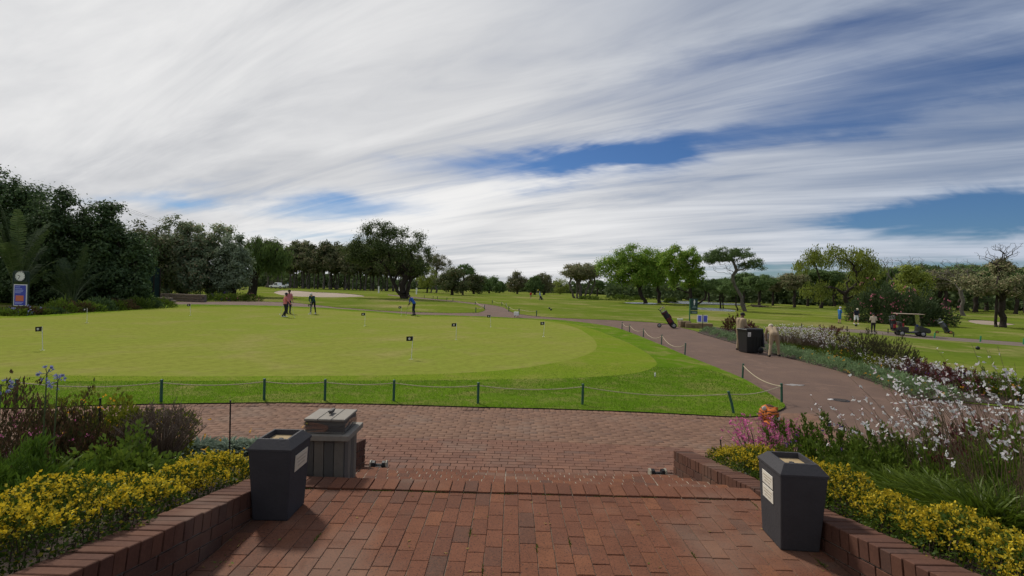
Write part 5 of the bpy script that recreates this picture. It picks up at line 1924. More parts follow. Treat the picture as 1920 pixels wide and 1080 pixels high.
def rope(label, pts, sag, r=.009, group=None):
    q = []
    for a, b in zip(pts[:-1], pts[1:]):
        for i in range(14):
            t = i / 14
            p = a.lerp(b, t)
            p.z -= sag * 4 * t * (1 - t) * min(1.4, (b - a).length / 3.0)
            q.append(tuple(p))
    q.append(tuple(pts[-1]))
    o = MB().tube(q, r, 6).build('rope', ROPE)
    tag(o, label, 'rope', group)


front = [(30, 758), (302, 757), (495, 753.5), (609, 754), (738, 755), (896, 760), (1092, 761.5)]
tops = [rope_post('green rope post on the front lawn edge, %s from the left' % ordn[i], x, y) for i, (x, y) in enumerate(front)]
tops.append(rope_post('green rope post leaning left, near the right lawn corner', 1378, 778, .45, (-.115, .06)))
tops.append(rope_post('upright green rope post at the right corner of the lawn', 1466, 757, .45, (-.02, 0)))
tops.append(rope_post('green rope post on the path side of the lawn, next after the corner', 1392, 711, .45, (.015, 0)))
rope('cream rope sagging along the front edge of the lawn', tops, .10)
side_ = [(1284, 665.5), (1240, 646), (1206, 632), (1180, 623), (1166, 617.5)]
tops = [rope_post('greyish green rope post by the path, %s counting from the gap' % ordn[i], x, y, .47, (.02, 0), .03, col=M_plain('post_weathered', (.06, .10, .08), .7)) for i, (x, y) in enumerate(side_)]
rope('cream rope hanging in loops along the path right of the green', tops, .20, .011)
farA = [(795.6, 559), (812, 560), (820, 561), (838, 563.4), (849, 565), (891, 571), (908, 580), (892, 586)]
tops = [rope_post('short green post along the far path fork, %s from the left' % ordn[i], x, y, .45, (0, 0), .04, 'short posts along the far path') for i, (x, y) in enumerate(farA)]
rope('thin rope round the tip of the grass wedge at the path fork', tops[-3:], .12, .014)
farB = [(923, 569.5), (941, 573.5), (949, 576.5), (954, 584.5), (973, 589.5), (1006, 593)]
tops = [rope_post('short green post right of the far path fork, %s from the left' % ordn[i], x, y, .5, (0, 0), .04, 'short posts right of the far path') for i, (x, y) in enumerate(farB)]
rope('pale rope along the fairway right of the far path fork', tops, .12, .014)
for i, (x, y, g) in enumerate(((1503, 616, 0), (1588, 621, 0), (1665, 625.5, 0), (1752, 634.5, 1), (1788, 632, 0), (1838, 641, 1), (1919, 646, 1))):
    rope_post('%s short stake by the cart track, %s from the left' % ('bright green' if g else 'dark', ordn[i]), x, y, .42, (.03 if g else 0, 0), .035 if not g else .05, 'stakes by the cart track', col=M_plain('stake_green', (.02, .22, .09), .5) if g else BLACK)

# ------------------------------------------------------------------ practice flags
FLAG = M_plain('flag_black', (.010, .010, .011), .8, bmp=.1)
POLE_W = M_plain('pole_white', (.66, .66, .60), .45, bmp=0)
WHITE = M_plain('paint_white', (.75, .74, .72), .5, bmp=0)
EMB = M_plain('emblem_grey', (.30, .29, .27), .6, bmp=0)


def flag(label, px, py, lean=(0., 0.)):
    b = at(px, py) + Vector((0, 0, .03))
    t = thing('putting_flag', label, 'flag', b, 0, 'small black flags on the putting green')
    H_ = .76
    tx, ty = lean
    MB().tube([(0, 0, -.05), (tx * H_, ty * H_, H_)], .0105, 6).build('pole', POLE_W, t)
    MB().lathe([(.054, -.02), (.060, .002), (.054, .004), (.050, -.02)], 14).build('cup', WHITE, t)
    w, fh, n = .215, .15, 8
    vs, fs = [], []
    x0 = tx * H_
    for dy in (0, .004):
        for i in range(n + 1):
            u = i / n
            yy = .018 * math.sin(u * 5 + px) + dy
            for k in range(2):
                vs.append((x0 - u * w, yy, H_ - .012 - fh * (1 - k) - u * .016))
    o = 2 * (n + 1)
    for i in range(n):
        a = 2 * i
        fs += [(a, a + 2, a + 3, a + 1), (o + a, o + a + 1, o + a + 3, o + a + 2), (a, a + o, a + 2 + o, a + 2), (a + 1, a + 3, a + 3 + o, a + 1 + o)]
    fs += [(0, 1, o + 1, o), (2 * n, o + 2 * n, o + 2 * n + 1, 2 * n + 1)]
    f = MB().add(vs, fs).build('cloth', FLAG, t)
    MB().lathe([(.036, 0), (.036, .003)], 16, (x0 - w * .52, -.024, H_ - .095), 'Y').build('emblem', WHITE, f)
    MB().box((x0 - w * .52, -.0255, H_ - .095), (.010, .002, .05)).box((x0 - w * .52 - .018, -.0255, H_ - .10), (.008, .002, .034)).box((x0 - w * .52 + .018, -.0255, H_ - .10), (.008, .002, .034)).build('emblem_mark', EMB, f)


for px, py, lean, lab in ((80, 658, (-.05, 0), 'black putting flag nearest the left edge of the green'), (163, 606, (-.01, 0), 'black putting flag at the back left of the green, right of the clock'), (357, 592, (-.02, 0), 'black putting flag at the back of the green before the low stone wall'),
                          (583, 590, (0, 0), 'black putting flag right behind the golfer in dark teal'), (684, 612, (0, 0), 'small black flag in the middle of the green, right of the teal golfer'), (752, 593.5, (0, 0), 'black flag at the back of the green left of the blue golfer'),
                          (771, 675, (.05, 0), 'largest black flag near the front middle of the green'), (855, 638, (0, 0), 'black flag on the right half of the green, second nearest'), (920, 614, (-.03, 0), 'black flag at the back right of the green below the path fork'), (1019, 632, (.05, 0), 'rightmost black flag at the round end of the green')):
    flag(lab, px, py, lean)

# small things on the grass
b = at(968, 595)
t = thing('tee_box_sign', 'white low box sign beside the path fork', 'sign', b)
MB().box((0, 0, .30), (.42, .22, .32)).build('panel', WHITE, t, bevel=.02)
MB().box((-.14, 0, .06), (.04, .16, .2)).box((.14, 0, .06), (.04, .16, .2)).build('feet', BLACK, t)
b = at(1228, 709)
t = thing('marker_stake', 'short white capped wooden peg on the lawn', 'peg', b)
MB().lathe([(.020, -.05), (.020, .10), (.023, .105), (.023, .14), (.014, .155)], 10).build('peg', WHITE, t)
MB().lathe([(.0215, -.05), (.0215, .055)], 10).build('peg_base', PL_A, t)
for i, (x, y, lab) in enumerate(((710, 541.5, 'far white marker post left of the windswept tree trunk'), (749, 541, 'far white marker post half hidden by the windswept tree trunk'), (781, 541.5, 'far white marker post right of the windswept tree trunk'))):
    b = atD(x, 118)
    t = thing('marker_post', lab, 'post', b)
    MB().box((0, 0, .8), (.32, .2, 1.6)).build('post', WHITE, t, bevel=.04)
    MB().box((0, 0, 1.62), (.36, .24, .08)).build('cap', BLACK, t)
for i, (x, y, lab) in enumerate(((1033, 582.5, 'dark tee marker on the fairway beyond the path, right one'), (1030, 579.5, 'dark tee marker on the fairway beyond the path, rear one'), (1605, 612, 'dark ball marker on the grass left of the beige golfer'), (1833, 656, 'dark tee marker on the fairway in front of the cart track'))):
    b = at(x, y)
    t = thing('tee_marker', lab, 'tee marker', b)
    MB().ell((0, 0, .12), (.12, .12, .12), 10, 7).build('ball', BLACK, t, True)
    MB().lathe([(.03, -.06), (.03, .05)], 8).build('pin', WHITE, t)
# splash of spilt white and drain cover on the path
b = at(1489, 722)
_n = 26
_r = [.20 * (1 + .35 * math.sin(i * 1.7) * math.sin(i * .53 + 1) + jit(.22)) for i in range(_n)]
o = MB().prism([(1.3 * _r[i] * math.cos(2 * PI * i / _n), .6 * _r[i] * math.sin(2 * PI * i / _n)) for i in range(_n)], 0, .004, 'Z').build('spilt_patch', M_plain('spilt_white', (.24, .22, .20), .5, var=.4, scale=9), None, loc=b + Vector((0, 0, .003)))
tag(o, 'pale spilt patch on the brown path right of the lawn corner', 'stain')
b = at(1577, 751)
t = thing('drain_cover', 'dark sunken drain cover on the brown path by the near flowers', 'drain', b)
MB().lathe([(.18, 0), (.18, .012), (.15, .014), (.15, .004), (.02, .004)], 16).build('ring', BLACK, t)
for k in range(5):
    MB().box((-.10 + k * .05, 0, .008), (.018, .22, .010)).build('bar', M_plain('iron', (.06, .05, .045), .7), t)
MB().box((-.24, .03, .012), (.12, .06, .02), rz=.3).build('loose_stone', WHITE, t)

# ------------------------------------------------------------------ clock sign
def clock_sign():
    b = at(38, 586)
    D = b.y; k = D / FPX
    t = thing('clock_sign', 'round clock over a blue information board at the left edge of the green', 'clock', b, R(3))
    DG = M_plain('dark_green_paint', (.010, .030, .022), .5, bmp=.05)
    BLU = M_plain('board_blue', (.045, .065, .42), .5, bmp=0, var=.1)
    w = .94
    for s in (-1, 1):
        MB().tube([(s * w / 2, 0, -.1), (s * w / 2, 0, 2.55)], .035, 8).build('post', DG, t)
    hd = MB().box((0, 0, 2.28), (w - .10, .10, .70)).build('clock_housing', DG, t, bevel=.02)
    face = MB().lathe([(.02, .0), (.30, .0), (.30, .02), (.02, .021)], 32, (0, -.075, 2.30), 'Y').build('clock_face', WHITE, t)
    MB().lathe([(.30, -.01), (.335, -.01), (.335, .03), (.30, .03)], 32, (0, -.085, 2.30), 'Y', False).build('rim', DG, face)
    for i in range(12):
        a = i * PI / 6
        MB().box((math.sin(a) * .255, -.078, 2.30 + math.cos(a) * .255), (.022 if i % 3 else .034, .004, .05), ry=a).build('hour_mark', BLACK, face)
    for a, ln, wd in ((R(292), .16, .034), (R(210), .24, .024)):
        MB().box((math.sin(a) * ln * .45, -.082, 2.30 + math.cos(a) * ln * .45), (wd, .004, ln), ry=a).build('hand', BLACK, face)
    bd = MB().box((0, -.02, 1.10), (.80, .05, 1.36)).build('board', WHITE, t, bevel=.008)
    MB().box((0, -.0475, 1.10), (.70, .004, 1.26)).build('blue_panel', BLU, bd)
    MB().box((-.02, -.0515, .90), (.48, .004, .36)).build('orange_block', M_plain('board_orange', (.62, .16, .09), .55, bmp=0), bd)
    PALE = M_plain('board_text', (.36, .40, .72), .55, bmp=0)
    for i, (z, ln) in enumerate(((1.62, .30), (1.50, .42), (1.41, .50), (1.33, .46), (1.25, .36), (.64, .5), (.57, .42))):
        MB().box((-.30 + ln / 2, -.0515, z), (ln, .004, .035)).build('text_line', PALE, bd)


clock_sign()

# sign by the path, blue notice, straw bales and tub
b = at(1297, 607)
t = thing('restroom_sign', 'tall dark green direction sign with a white figure by the path', 'sign', b, R(4))
k = b.y / FPX
SG = M_plain('sign_green', (.010, .045, .038), .5, bmp=.05)
MB().box((-.20, 0, 1.02), (.08, .08, 2.14)).build('post', M_plain('post_sign_green', (.02, .12, .06), .5), t, bevel=.01)
pn = MB().box((.16, -.02, 1.62), (.60, .05, .98)).build('panel', SG, t, bevel=.01)
MB().ell((.16, -.05, 1.98), (.05, .012, .05), 10, 6).build('figure_head', WHITE, pn, True)
MB().box((.16, -.048, 1.82), (.11, .008, .20), taper=(1.2, 1)).box((.135, -.048, 1.65), (.035, .008, .16)).box((.185, -.048, 1.65), (.035, .008, .16)).build('figure_body', WHITE, pn)
for z, w in ((1.47, .26), (1.36, .34)):
    MB().box((.16, -.047, z), (w, .006, .035)).build('text_line', M_plain('sign_text', (.28, .36, .34), .5, bmp=0), pn)
lp = MB().box((.16, -.02, .96), (.60, .05, .26)).build('lower_panel', SG, t, bevel=.01)
MB().box((.16, -.047, .98), (.42, .006, .05)).box((.16, -.047, .90), (.36, .006, .03)).build('text_line', MATS['sign_text'], lp)
b = at(1317, 619)
t = thing('notice_board', 'small folded blue and white notice on a thin dark pole by the path', 'sign', b)
MB().tube([(0, 0, -.1), (0, 0, 1.12)], .022, 8).build('pole', BLACK, t)
BL2 = M_plain('notice_blue', (.10, .12, .52), .5, bmp=0)
for s, ang in ((-1, -.5), (1, .25)):
    p = MB().box((s * .20, .04, .80), (.36, .02, .52), rz=ang * s * s).build('panel', WHITE, t, bevel=.004)
    MB().box((s * .20, .026, .80), (.27 if s > 0 else .22, .008, .42), rz=ang * s * s).build('blue_print', BL2, p)
STRAW = M_plain('straw', (.20, .145, .082), .95, var=.3, scale=24, bmp=.9, bdist=.02)
STRAW_D = M_plain('straw_shade', (.11, .08, .05), .95, var=.3, scale=24, bmp=.9, bdist=.02)
b = at(1300, 615)
for i, (dx, dy, z, sx, sy, sz, rz, lab) in enumerate(((-.55, .35, .24, .85, .5, .48, .15, 'upper brown rough stone block left of the green sign post'), (-.2, -.25, .19, .9, .5, .38, -.25, 'lower rough brown stone block right behind the trolley'), (.65, -.5, .20, 1.05, .55, .40, -.2, 'right low brown stone block under the blue notice'))):
    t = thing('stone_block', lab, 'stone', b + Vector((dx, dy, 0)), rz, 'brown blocks by the path')
    o = MB().box((0, 0, z), (sx, sy, sz)).build('block', STRAW, t, bevel=.05, seg=2)
    MB().box((sx * .08, -sy * .5, z * .8), (sx * .28, .01, sz * .35)).build('painted_hollow', STRAW_D, t)  # flat panel, no recess: shade of a hollow put into the darker colour
MB_ = MB()
t = thing('white_bucket', 'white bucket standing behind the brown stone blocks', 'bucket', at(1279, 611) + Vector((0, .5, 0)))
MB().lathe([(.17, 0), (.22, .48), (.235, .48), (.235, .52), (.21, .52), (.16, .05)], 16).build('shell', WHITE, t, True)
MB().tube([(.22 * math.cos(a), .0, .46 + .16 * math.sin(a)) for a in np.linspace(0, PI, 9)], .008, 5).build('handle', BLACK, t)

# ------------------------------------------------------------------ wheeled bin
def wheelie():
    b = at(1405, 661)
    t = thing('wheeled_bin', 'big black wheeled bin with its lid hanging open by the gardeners', 'bin', b, R(12))
    GB = M_plain('bin_black', (.014, .014, .015), .45, bmp=.08)
    LB = M_plain('bin_lid', (.035, .04, .048), .4, bmp=.08)
    MB().box((0, 0, .52), (.66, .56, 1.0), taper=(1.22, 1.18)).build('body', GB, t, bevel=.025, seg=2)
    MB().box((0, 0, 1.03), (.86, .70, .07)).build('rim', GB, t, bevel=.015)
    MB().box((0, -.01, 1.07), (.74, .58, .02)).build('painted_opening', M_plain('bin_painted_shade', (.006, .006, .006), .9), t)  # body is solid; shade inside the bin painted as a near-black slab
    lid = MB().box((.46, .02, .66), (.05, .70, .78), ry=R(-7)).build('lid', LB, t, bevel=.02, seg=2)
    MB().tube([(.43, -.3, 1.08), (.43, .3, 1.08)], .022, 8).build('handle', GB, t)
    for s in (-1, 1):
        wl = MB().lathe([(.05, -.04), (.13, -.04), (.14, -.02), (.14, .02), (.13, .04), (.05, .04)], 18, (.32, s * .32, .14), 'Y').build('wheel', BLACK, t, True)
        MB().lathe([(.01, -.045), (.05, -.045), (.05, .045), (.01, .045)], 10, (.32, s * .32, .14), 'Y').build('hub', GB, wl)
    MB().tube([(.32, -.32, .14), (.32, .32, .14)], .014, 6).build('axle', GB, t)
    st = MB().box((-.27, -.331, .84), (.15, .004, .19), rx=R(3.0)).build('sticker', WHITE, t)
    MB().box((-.27, -.335, .86), (.10, .003, .03), rx=R(3)).box((-.27, -.332, .80), (.10, .003, .03), rx=R(3)).build('sticker_print', EMB, st)
    for i in range(3):
        MB().box((.0 + i * .17 - .05, -.31, .42), (.03, .02, .6), rx=R(3)).build('rib', GB, t)


wheelie()

# ------------------------------------------------------------------ golf trolleys with bags
CHROME = M_plain('metal_grey', (.35, .35, .36), .3, 1.0, bmp=0)
RED = M_plain('red_fabric', (.26, .015, .02), .6)
BAGB = M_plain('bag_black', (.016, .015, .017), .65, bmp=.2)
BAGG = M_plain('bag_grey', (.10, .105, .12), .65, bmp=.2)
TYRE = M_plain('tyre', (.014, .014, .014), .8)
TAN = M_plain('headcover_tan', (.36, .29, .22), .9)


def wheel(t, c, r, w, axis='X', rim=None, n=18):
    o = MB().lathe([(r * .62, -w / 2), (r * .93, -w / 2), (r, -w / 4), (r, w / 4), (r * .93, w / 2), (r * .62, w / 2)], n, c, axis).build('wheel', TYRE, t, True)
    MB().lathe([(r * .10, -w * .56), (r * .60, -w * .50), (r * .66, -w * .3), (r * .66, w * .3), (r * .60, w * .50), (r * .10, w * .56)], n, c, axis).build('rim', rim or CHROME, o, True)
    return o


def golf_bag(t, base, tilt, rz, m1, m2, ln=.86, r=.14, heads=None):
    """bag lying along its tilt; returns part"""
    M = Matrix.Rotation(rz, 3, 'Z') @ Matrix.Rotation(tilt, 3, 'Y')
    c = Vector(base)

    def T(mb):
        mb.v = [tuple(M @ Vector(q) + c) for q in mb.v]
        return mb
    bag = T(MB().lathe([(r * .9, 0), (r, .03), (r * .94, ln * .5), (r, ln * .93), (r * 1.04, ln), (r * .9, ln)], 14)).build('bag', m1, t, True)
    T(MB().box((0, -r * .98, ln * .33), (r * 1.3, r * .5, ln * .36))).build('pocket', m2, bag, bevel=.02)
    T(MB().box((r * .95, 0, ln * .55), (r * .5, r * 1.0, ln * .3))).build('side_pocket', m2, bag, bevel=.02)
    T(MB().lathe([(r * 1.05, ln * .9), (r * 1.07, ln * .9), (r * 1.07, ln * .97), (r * 1.05, ln * .97)], 14)).build('collar', m2, bag)
    hd = heads or [CHROME, CHROME, BLACK, CHROME, BLACK, CHROME]
    for i, hm in enumerate(hd):
        a = i * 2 * PI / len(hd)
        x, y = math.cos(a) * r * .55, math.sin(a) * r * .55
        l2 = ln + .16 + .05 * (i % 3)
        cl = T(MB().tube([(x, y, ln * .9), (x * 1.2, y * 1.2, l2)], .006, 5)).build('club_shaft', CHROME, t)
        T(MB().ell((x * 1.2 + .02, y * 1.2, l2 + .02), (.06, .035, .035) if hm is TAN else (.045, .018, .03), 8, 6)).build('club_head', hm, cl, True)


def trolley(label, px, py, rz, m1, m2, rim, heads=None, s=1.):
    b = at(px, py)
    t = thing('golf_trolley', label, 'golf trolley', b, rz, None, s)
    for sy in (-1, 1):
        wheel(t, (.30, sy * .30, .15), .15, .05, 'Y', rim)
        MB().tube([(.30, sy * .28, .15), (.05, 0, .32)], .014, 6).build('strut', BLACK, t)
    wheel(t, (-.48, 0, .12), .12, .05, 'Y', rim)
    MB().tube([(-.48, 0, .12), (-.2, 0, .20), (.22, 0, .22)], .018, 6).build('frame', BLACK, t)
    MB().tube([(.20, 0, .22), (-.18, 0, .62), (-.46, 0, .98), (-.56, 0, 1.06)], .018, 6).build('handle_bar', BLACK, t)
    MB().tube([(-.56, -.14, 1.06), (-.56, .14, 1.06)], .02, 6).build('grip', BLACK, t)
    golf_bag(t, (.24, 0, .20), R(-34), 0, m1, m2, .88, .175, heads)
    return t


trolley('black and red golf bag on a three wheeled trolley parked by the path', 1252, 614.5, R(-8), BAGB, M_plain('bag_dark_red', (.085, .010, .014), .6), M_plain('rim_grey', (.25, .25, .26), .4), [TAN, TAN, BLACK, CHROME, TAN, CHROME], 1.25)
trolley('dark grey golf bag on a trolley with orange wheels right of the golf cart', 1770, 626, R(-14), BAGG, BAGB, M_plain('rim_orange', (.42, .20, .07), .5), None, 1.1)

# ------------------------------------------------------------------ golf cart
def golf_cart():
    b = at(1706, 630)
    t = thing('golf_cart', 'black golf cart with a tan roof and bags on its rear', 'golf cart', b, R(-20))
    BK = M_plain('cart_black', (.012, .012, .015), .28, bmp=0, spec=.6)
    TANR = M_plain('cart_roof_tan', (.34, .265, .18), .5)
    SEAT = M_plain('cart_seat', (.05, .045, .042), .6)
    # x forward (right in the photo)
    prof_f = [(.30, .30), (.42, .30), (.48, .42), (.95, .42), (1.02, .30), (1.22, .32), (1.26, .50), (1.15, .68), (.62, .86), (.50, .86), (.46, .40), (.30, .38)]
    MB().prism(prof_f, -.56, .56, 'Y').build('front_cowl', BK, t, bevel=.02)
    MB().box((-.02, 0, .30), (.80, 1.06, .10)).build('floor', BK, t, bevel=.01)
    prof_r = [(-1.12, .34), (-1.02, .30), (-.96, .44), (-.46, .44), (-.40, .30), (-.28, .30), (-.22, .62), (-.95, .64), (-1.16, .58)]
    MB().prism(prof_r, -.56, .56, 'Y').build('rear_body', BK, t, bevel=.02)
    MB().box((-.48, 0, .70), (.50, 1.02, .14)).build('seat', SEAT, t, bevel=.04, seg=2)
    MB().box((-.76, 0, .98), (.12, 1.02, .36), ry=R(-10)).build('backrest', SEAT, t, bevel=.04, seg=2)
    MB().box((-1.12, 0, .46), (.34, .9, .06)).build('bag_shelf', BK, t)
    for sx, sy in ((.72, -1), (.72, 1), (-.72, -1), (-.72, 1)):
        wheel(t, (sx, sy * .50, .22), .22, .17, 'Y', M_plain('cart_rim', (.30, .30, .31), .4))
    MB().box((-.14, 0, 1.83), (1.85, 1.16, .05)).build('roof', TANR, t, bevel=.022, seg=2)
    for sy in (-1, 1):
        MB().tube([(.58, sy * .52, .84), (.44, sy * .52, 1.82)], .02, 6).build('front_strut', BK, t)
        MB().tube([(-.86, sy * .50, .62), (-.90, sy * .50, 1.82)], .02, 6).build('rear_strut', BK, t)
    MB().box((.515, 0, 1.32), (.02, 1.0, .86), ry=R(-8)).build('windscreen', M_glass('screen_glass', (.55, .68, .60), .4), t)
    MB().tube([(.42, -.26, .80), (.20, -.26, 1.02)], .02, 6).build('steering_column', BLACK, t)
    MB().tube([(.20 + .08 * math.cos(a), -.26 + .17 * math.sin(a), 1.02 + .12 * math.cos(a)) for a in np.linspace(0, 2 * PI, 15)], .014, 5).build('steering_wheel', BLACK, t)
    for sy in (-1, 1):
        MB().ell((1.20, sy * .40, .52), (.05, .10, .05), 8, 6).build('headlight', WHITE, t, True)
    golf_bag(t, (-1.14, -.24, .50), R(-8), 0, BAGB, RED, .86, .15)
    golf_bag(t, (-1.14, .24, .50), R(-8), 0, BAGB, BAGG, .86, .15)
    MB().box((-.62, -.46, .86), (.12, .03, .40)).build('red_towel', RED, t, bevel=.008)
    MB().box((.40, -.25, .90), (.10, .22, .16)).build('blue_bag', M_plain('blue_bag', (.03, .06, .25), .6), t, bevel=.02)


golf_cart()

# ------------------------------------------------------------------ pick-up truck far off
def truck():
    b = atD(521, 150)
    t = thing('pickup_truck', 'white pickup truck parked at the edge of the pine wood', 'truck', b, R(160))
    W = M_plain('truck_white', (.74, .75, .76), .3, bmp=0, var=.03, spec=.6)
    DG = M_plain('truck_glass', (.02, .025, .03), .1, bmp=0)
    MB().prism([(-2.6, .45), (-2.55, 1.05), (-.75, 1.05), (-.75, .9), (.9, 1.0), (2.35, .92), (2.55, .75), (2.55, .45), (2.15, .42), (2.0, .72), (1.45, .72), (1.3, .42), (-1.2, .42), (-1.35, .72), (-1.95, .72), (-2.1, .42)], -.88, .88, 'Y').build('body', W, t, bevel=.05)
    cab = MB().prism([(-.75, .98), (-.65, 1.72), (.45, 1.76), (1.15, .99)], -.80, .80, 'Y').build('cab', W, t, bevel=.04)
    MB().box((.84, 0, 1.37), (.04, 1.36, .62), ry=R(-42)).build('windscreen', DG, cab)
    for s in (-1, 1):
        MB().prism([(-.45, 1.08), (-.42, 1.60), (.02, 1.62), (.06, 1.08)], s * .812 - .01, s * .812 + .01, 'Y').build('side_window', DG, cab)
        MB().prism([(.14, 1.08), (.12, 1.62), (.40, 1.62), (.78, 1.08)], s * .812 - .01, s * .812 + .01, 'Y').build('side_window', DG, cab)
        for x in (-1.65, 1.72):
            wheel(t, (x, s * .80, .37), .37, .22, 'Y')
        MB().box((2.5, s * .62, .76), (.1, .34, .16)).build('headlight', CHROME, t, bevel=.02)
    MB().box((2.57, 0, .62), (.06, 1.0, .22)).build('grille', BLACK, t)


truck()

# low stone walls, net screen, overhead wires on the left
STONE = M_plain('pale_stone', (.24, .185, .135), .9, var=.3, scale=3, bmp=.6, bdist=.03)


def low_wall(label, a, b_, hgt, th=.35):
    pa, pb = at(*a), at(*b_)
    d = pb - pa; L_ = d.length
    t = thing('stone_wall', label, 'wall', pa, math.atan2(d.y, d.x))
    rows, n = 3, int(L_ / .55)
    for r_ in range(rows):
        for i in range(n):
            w = L_ / n
            x = (i + .5 + (.5 if r_ % 2 else 0)) * w
            if x > L_:
                continue
            MB().box((x, jit(.015), hgt * (r_ + .5) / rows), (w - .025, th, hgt / rows - .02)).build('stone', STONE, t, bevel=.03)
    MB().box((L_ / 2, 0, hgt / 2 - .02), (L_, th - .06, hgt - .06)).build('mortar_core', MORTAR, t)


low_wall('long low pale stone wall below the silvery trees', (272, 563), (385, 566.5), .78)
low_wall('short low stone wall behind the rounded clipped bush', (284, 570), (322, 571.2), .62)
NET = M_plain('net_green', (.006, .026, .024), .8, bmp=.4, scale=3)
pa, pb = atD(238, 50), atD(300, 52)
t = thing('net_screen', 'dark green net screen on poles between the left trees', 'screen', pa, math.atan2(pb.y - pa.y, pb.x - pa.x))
L_ = (pb - pa).length
MB().box((L_ / 2, .1, 1.75), (L_, .03, 3.4)).build('net', NET, t)
MB().box((L_ / 2, .05, 3.1), (L_, .05, .06)).build('top_rail', NET, t)
for q in (0, .35, .5, .8, 1):
    MB().tube([(L_ * q, 0, -.1), (L_ * q, 0, 3.5)], .05, 7).build('pole', BARK_D, t)
b = atD(196, 70)
zt_ = zat(196, 378, 70)
t = thing('utility_pole', 'dark pole with a crossbar above the left trees', 'pole', b)
MB().tube([(0, 0, -.2), (0, 0, zt_ - b.z)], [.14, .10], 8).build('post', BARK_D, t)
MB().box((-.5, 0, zt_ - b.z - .1), (2.2, .10, .12)).build('crossbar', BARK_D, t)
for i, s in enumerate((-1.4, -.5, .4)):
    MB().lathe([(.03, 0), (.05, .03), (.03, .12)], 7, (s, 0, zt_ - b.z - .04)).build('insulator', CREAM, t)
    q = []
    e = Vector((atD(470, 150).x, 150, zat(470, 455, 150)))
    a = Vector((b.x + s, b.y, zt_ + .06))
    for k in range(15):
        u = k / 14
        p = a.lerp(e, u); p.z -= 2.0 * 4 * u * (1 - u) * .5
        q.append(tuple(p))
    o = MB().tube(q, .012, 4).build('overhead_wire', BLACK)
    tag(o, 'thin overhead wire right of the pole above the left trees, %s' % ('left strand', 'middle strand', 'right strand')[i], 'wire', 'overhead wires on the left')

# uprooted stump pile on the right fairway
b = at(1423, 576)
t = thing('brush_pile', 'low brown brush pile on the fairway behind the leaning pine', 'brush pile', b)
rng = np.random.default_rng(77)
k = b.y / FPX
segs = []
for i in range(70):
    a = rng.uniform(0, 6.28)
    p = np.array([rng.normal() * 9 * k, rng.normal() * .8, abs(rng.normal()) * 1.6 * k])
    segs.append((p, p + np.array([math.cos(a) * 1.0, math.sin(a) * .8, rng.uniform(-.1, .35)]), .06, .03))
fast('branches', *cones(segs, 5), BARK, t)
MB().ell((0, 0, 0), (13 * k, 1.2, 4 * k), 14, 8).build('earth', MATS['edge_soil'], t, True)

# ------------------------------------------------------------------ people
SKIN_A = M_plain('skin_light', (.46, .28, .20), .6, bmp=0, var=.06)
SKIN_B = M_plain('skin_brown', (.14, .075, .048), .6, bmp=0, var=.06)


def cloth(name, col):
    return M_plain('cloth_' + name, col, .85, var=.14, scale=6, bmp=.4, bdist=.01)


def vr(p, ang, piv):
    p, piv = Vector(p), Vector(piv)
    return Matrix.Rotation(-ang, 3, 'X') @ (p - piv) + piv


